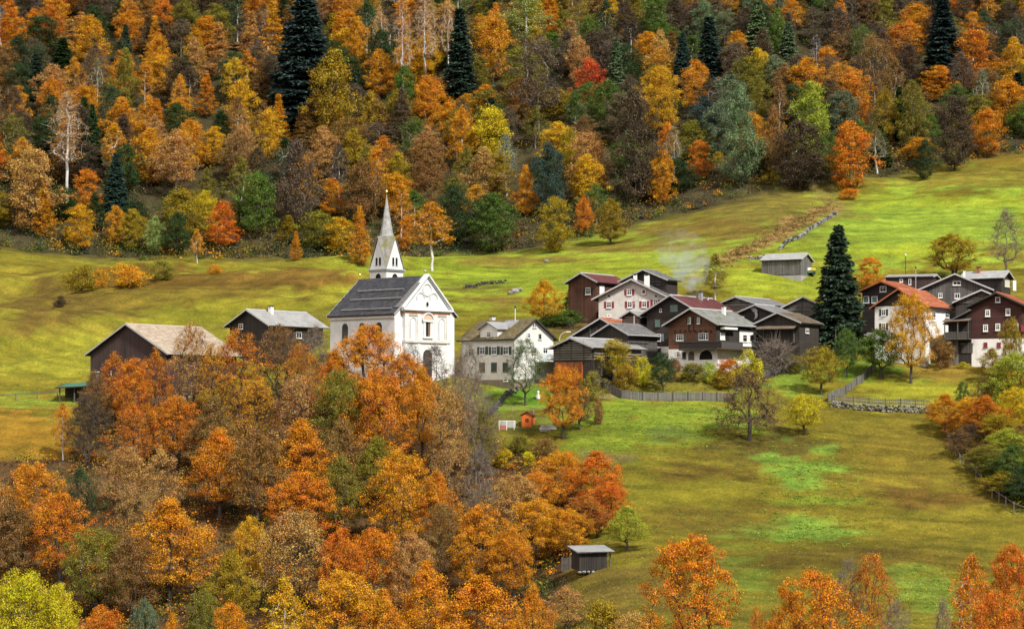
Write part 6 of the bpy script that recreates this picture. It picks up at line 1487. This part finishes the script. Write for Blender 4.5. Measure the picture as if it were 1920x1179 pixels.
def grass_tufts():
    rng = np.random.default_rng(8); n = 140000
    Y = 180 + (430 - 180) * rng.random(n) ** 1.5; px = rng.uniform(-60, 1990, n); x = (px - CX) / F * Y; z = terr(x, Y)
    py = HZ - F * z / Y; keep = ~((py > 690) & (px < np.interp(py, [690, 760, 880, 950, 1179], [830, 900, 1080, 1110, 1040])) & (px > np.interp(py, [640, 720, 760, 860, 890, 1300], [330, 190, 160, 115, -700, -700])))
    x, Y, z = x[keep], Y[keep], z[keep]; n = len(x)
    col = ground_colour(x, Y, z) * rng.uniform(.7, 1.5, (n, 1)); litter = rng.random(n) < .02; col[litter] = np.array([.34, .16, .04]) * rng.uniform(.6, 1.2, (litter.sum(), 1))
    a = rng.uniform(0, 6.28, n); s = rng.uniform(.05, .13, n); h = s * rng.uniform(.5, 1.0, n); h[litter] *= .2
    dx, dy = np.cos(a) * s, np.sin(a) * s; back = s * rng.uniform(.8, 1.8, n)
    V_ = np.stack([np.stack([x - dx, Y - s * .3, z - .01], 1), np.stack([x + dx, Y - s * .3, z - .01], 1), np.stack([x + dy * .5, Y + back, z + h + .25 * back], 1)], 1).reshape(-1, 3)
    Fq = (np.arange(n) * 3)[:, None] + np.arange(3)[None, :]
    c4 = np.ones((n * 3, 4)); c4[:, :3] = np.repeat(np.clip(col, .01, .5), 3, 0)
    o = link('grass', mesh_np('grass', V_, [Fq], ['leaf_attr'], None, c4)); tag(o, 'short tufty autumn grass and fallen leaves on the meadow', None, None, 'stuff')
    rg = random.Random(6); pts = []
    for (cx_, cy_, rx, ry, m_) in ((1510, 880, 78, 42, 260), (1500, 992, 110, 22, 230), (1540, 940, 70, 8, 60), (1740, 1110, 50, 40, 120), (1250, 805, 80, 22, 120), (1230, 785, 140, 34, 120), (1150, 835, 60, 28, 80)):
        for _ in range(m_):
            g_ = ground_at(rg.gauss(cx_, rx * .75), rg.gauss(cy_, ry * .75)); f = rg.uniform(.7, 1.25)
            pts.append((g_.x, g_.y, rg.uniform(.3, 1.0), .20 * f, .28 * f, .03 * f))
    dry = []
    for _ in range(420):
        t_ = rg.random(); g_ = ground_at(1365 + 195 * t_ + rg.gauss(0, 10), 488 - 102 * t_ + rg.gauss(0, 6)); f = rg.uniform(.6, 1.25)
        dry.append((g_.x, g_.y, rg.uniform(.4, 1.1), .30 * f, .19 * f, .065 * f))
    scatter_leaves('dry_grass', dry, 'straw-coloured dry grass strip beside the broken stone wall', .30, 14, .55, .8)
    o = scatter_leaves('weeds', pts, 'bright green dock and nettle patches on the lower meadow', .15, 22, .16, .7)
grass_tufts()

# ------------------------------------------------------------------ chimney smoke
def smoke():
    m = bpy.data.materials.new('chimney_smoke'); m.use_nodes = True; t = m.node_tree; t.nodes.remove(t.nodes['Principled BSDF'])
    pv = t.nodes.new('ShaderNodeVolumePrincipled'); pv.inputs['Color'].default_value = (.78, .88, 1.0, 1); pv.inputs['Anisotropy'].default_value = .2
    tc = t.nodes.new('ShaderNodeTexCoord'); n = t.nodes.new('ShaderNodeTexNoise'); n.inputs['Scale'].default_value = .55; n.inputs['Detail'].default_value = 4; n.inputs['Distortion'].default_value = .6
    t.links.new(tc.outputs['Object'], n.inputs['Vector'])
    r = t.nodes.new('ShaderNodeValToRGB'); r.color_ramp.elements[0].position = .47; r.color_ramp.elements[0].color = (0, 0, 0, 1); r.color_ramp.elements[1].position = .75; r.color_ramp.elements[1].color = (1, 1, 1, 1)
    t.links.new(n.outputs[0], r.inputs[0])
    sp = t.nodes.new('ShaderNodeSeparateXYZ'); t.links.new(tc.outputs['Object'], sp.inputs[0])
    mr = t.nodes.new('ShaderNodeMapRange'); mr.inputs[1].default_value = 0; mr.inputs[2].default_value = 9; mr.inputs[3].default_value = .9; mr.inputs[4].default_value = .07; t.links.new(sp.outputs[2], mr.inputs[0])
    mu = t.nodes.new('ShaderNodeMath'); mu.operation = 'MULTIPLY'; t.links.new(r.outputs[0], mu.inputs[0]); t.links.new(mr.outputs[0], mu.inputs[1]); t.links.new(mu.outputs[0], pv.inputs['Density'])
    t.links.new(pv.outputs[0], t.nodes['Material Output'].inputs['Volume'])
    m.cycles.volume_step_rate = 2 if hasattr(m.cycles, 'volume_step_rate') else 1
    MATS['smoke'] = m
    Y = 308.; k = F / Y; o0 = at(1314, 546, Y)
    path = [(1314, 574, .35), (1308, 560, .6), (1303, 545, 1.2), (1297, 528, 2.1), (1290, 508, 3.2), (1283, 485, 4.2), (1276, 460, 4.4), (1268, 438, 3.2), (1262, 424, .5)]
    o0 = at(1314, 574, Y); mb = MB(); kk = 14
    for (a, b_, r_) in path:
        p = at(a, b_, Y) - o0
        for j in range(kk):
            t_ = 2 * math.pi * j / kk; mb.v.append((p.x + r_ * math.cos(t_), p.y + r_ * math.sin(t_), p.z))
    for a in range(len(path) - 1):
        for j in range(kk):
            q = (j + 1) % kk; mb.f.append((a * kk + j, a * kk + q, (a + 1) * kk + q, (a + 1) * kk + j)); mb.m.append(0)
    mb.f.append(tuple(range(kk))[::-1]); mb.m.append(0); e = (len(path) - 1) * kk; mb.f.append(tuple(range(e, e + kk))); mb.m.append(0)
    o = mb.build('smoke', 'smoke', None, o0); tag(o, 'thin bluish smoke drifting up from the log house chimney', None, None, 'stuff')
smoke()

# ------------------------------------------------------------------ labels: one thing each
def single_out():
    by = {}
    for o in THINGS: by.setdefault(o['label'], []).append(o)
    ordw = ['', 'first', 'second', 'third', 'fourth', 'fifth', 'sixth', 'seventh', 'eighth', 'ninth', 'tenth', 'eleventh', 'twelfth', 'thirteenth', 'fourteenth', 'fifteenth', 'sixteenth', 'seventeenth', 'eighteenth', 'nineteenth', 'twentieth']
    for lb, L in by.items():
        if len(L) == 1: continue
        L.sort(key=lambda o: o.location.x / o.location.y)
        for i, o in enumerate(L):
            if i == 0: pre = 'leftmost '
            elif i == len(L) - 1: pre = 'rightmost '
            else: pre = ordw[min(i + 1, 20)] + ' from left: '
            o['label'] = pre + lb
single_out()
print('forest fill', NFILL, 'things', len(THINGS))
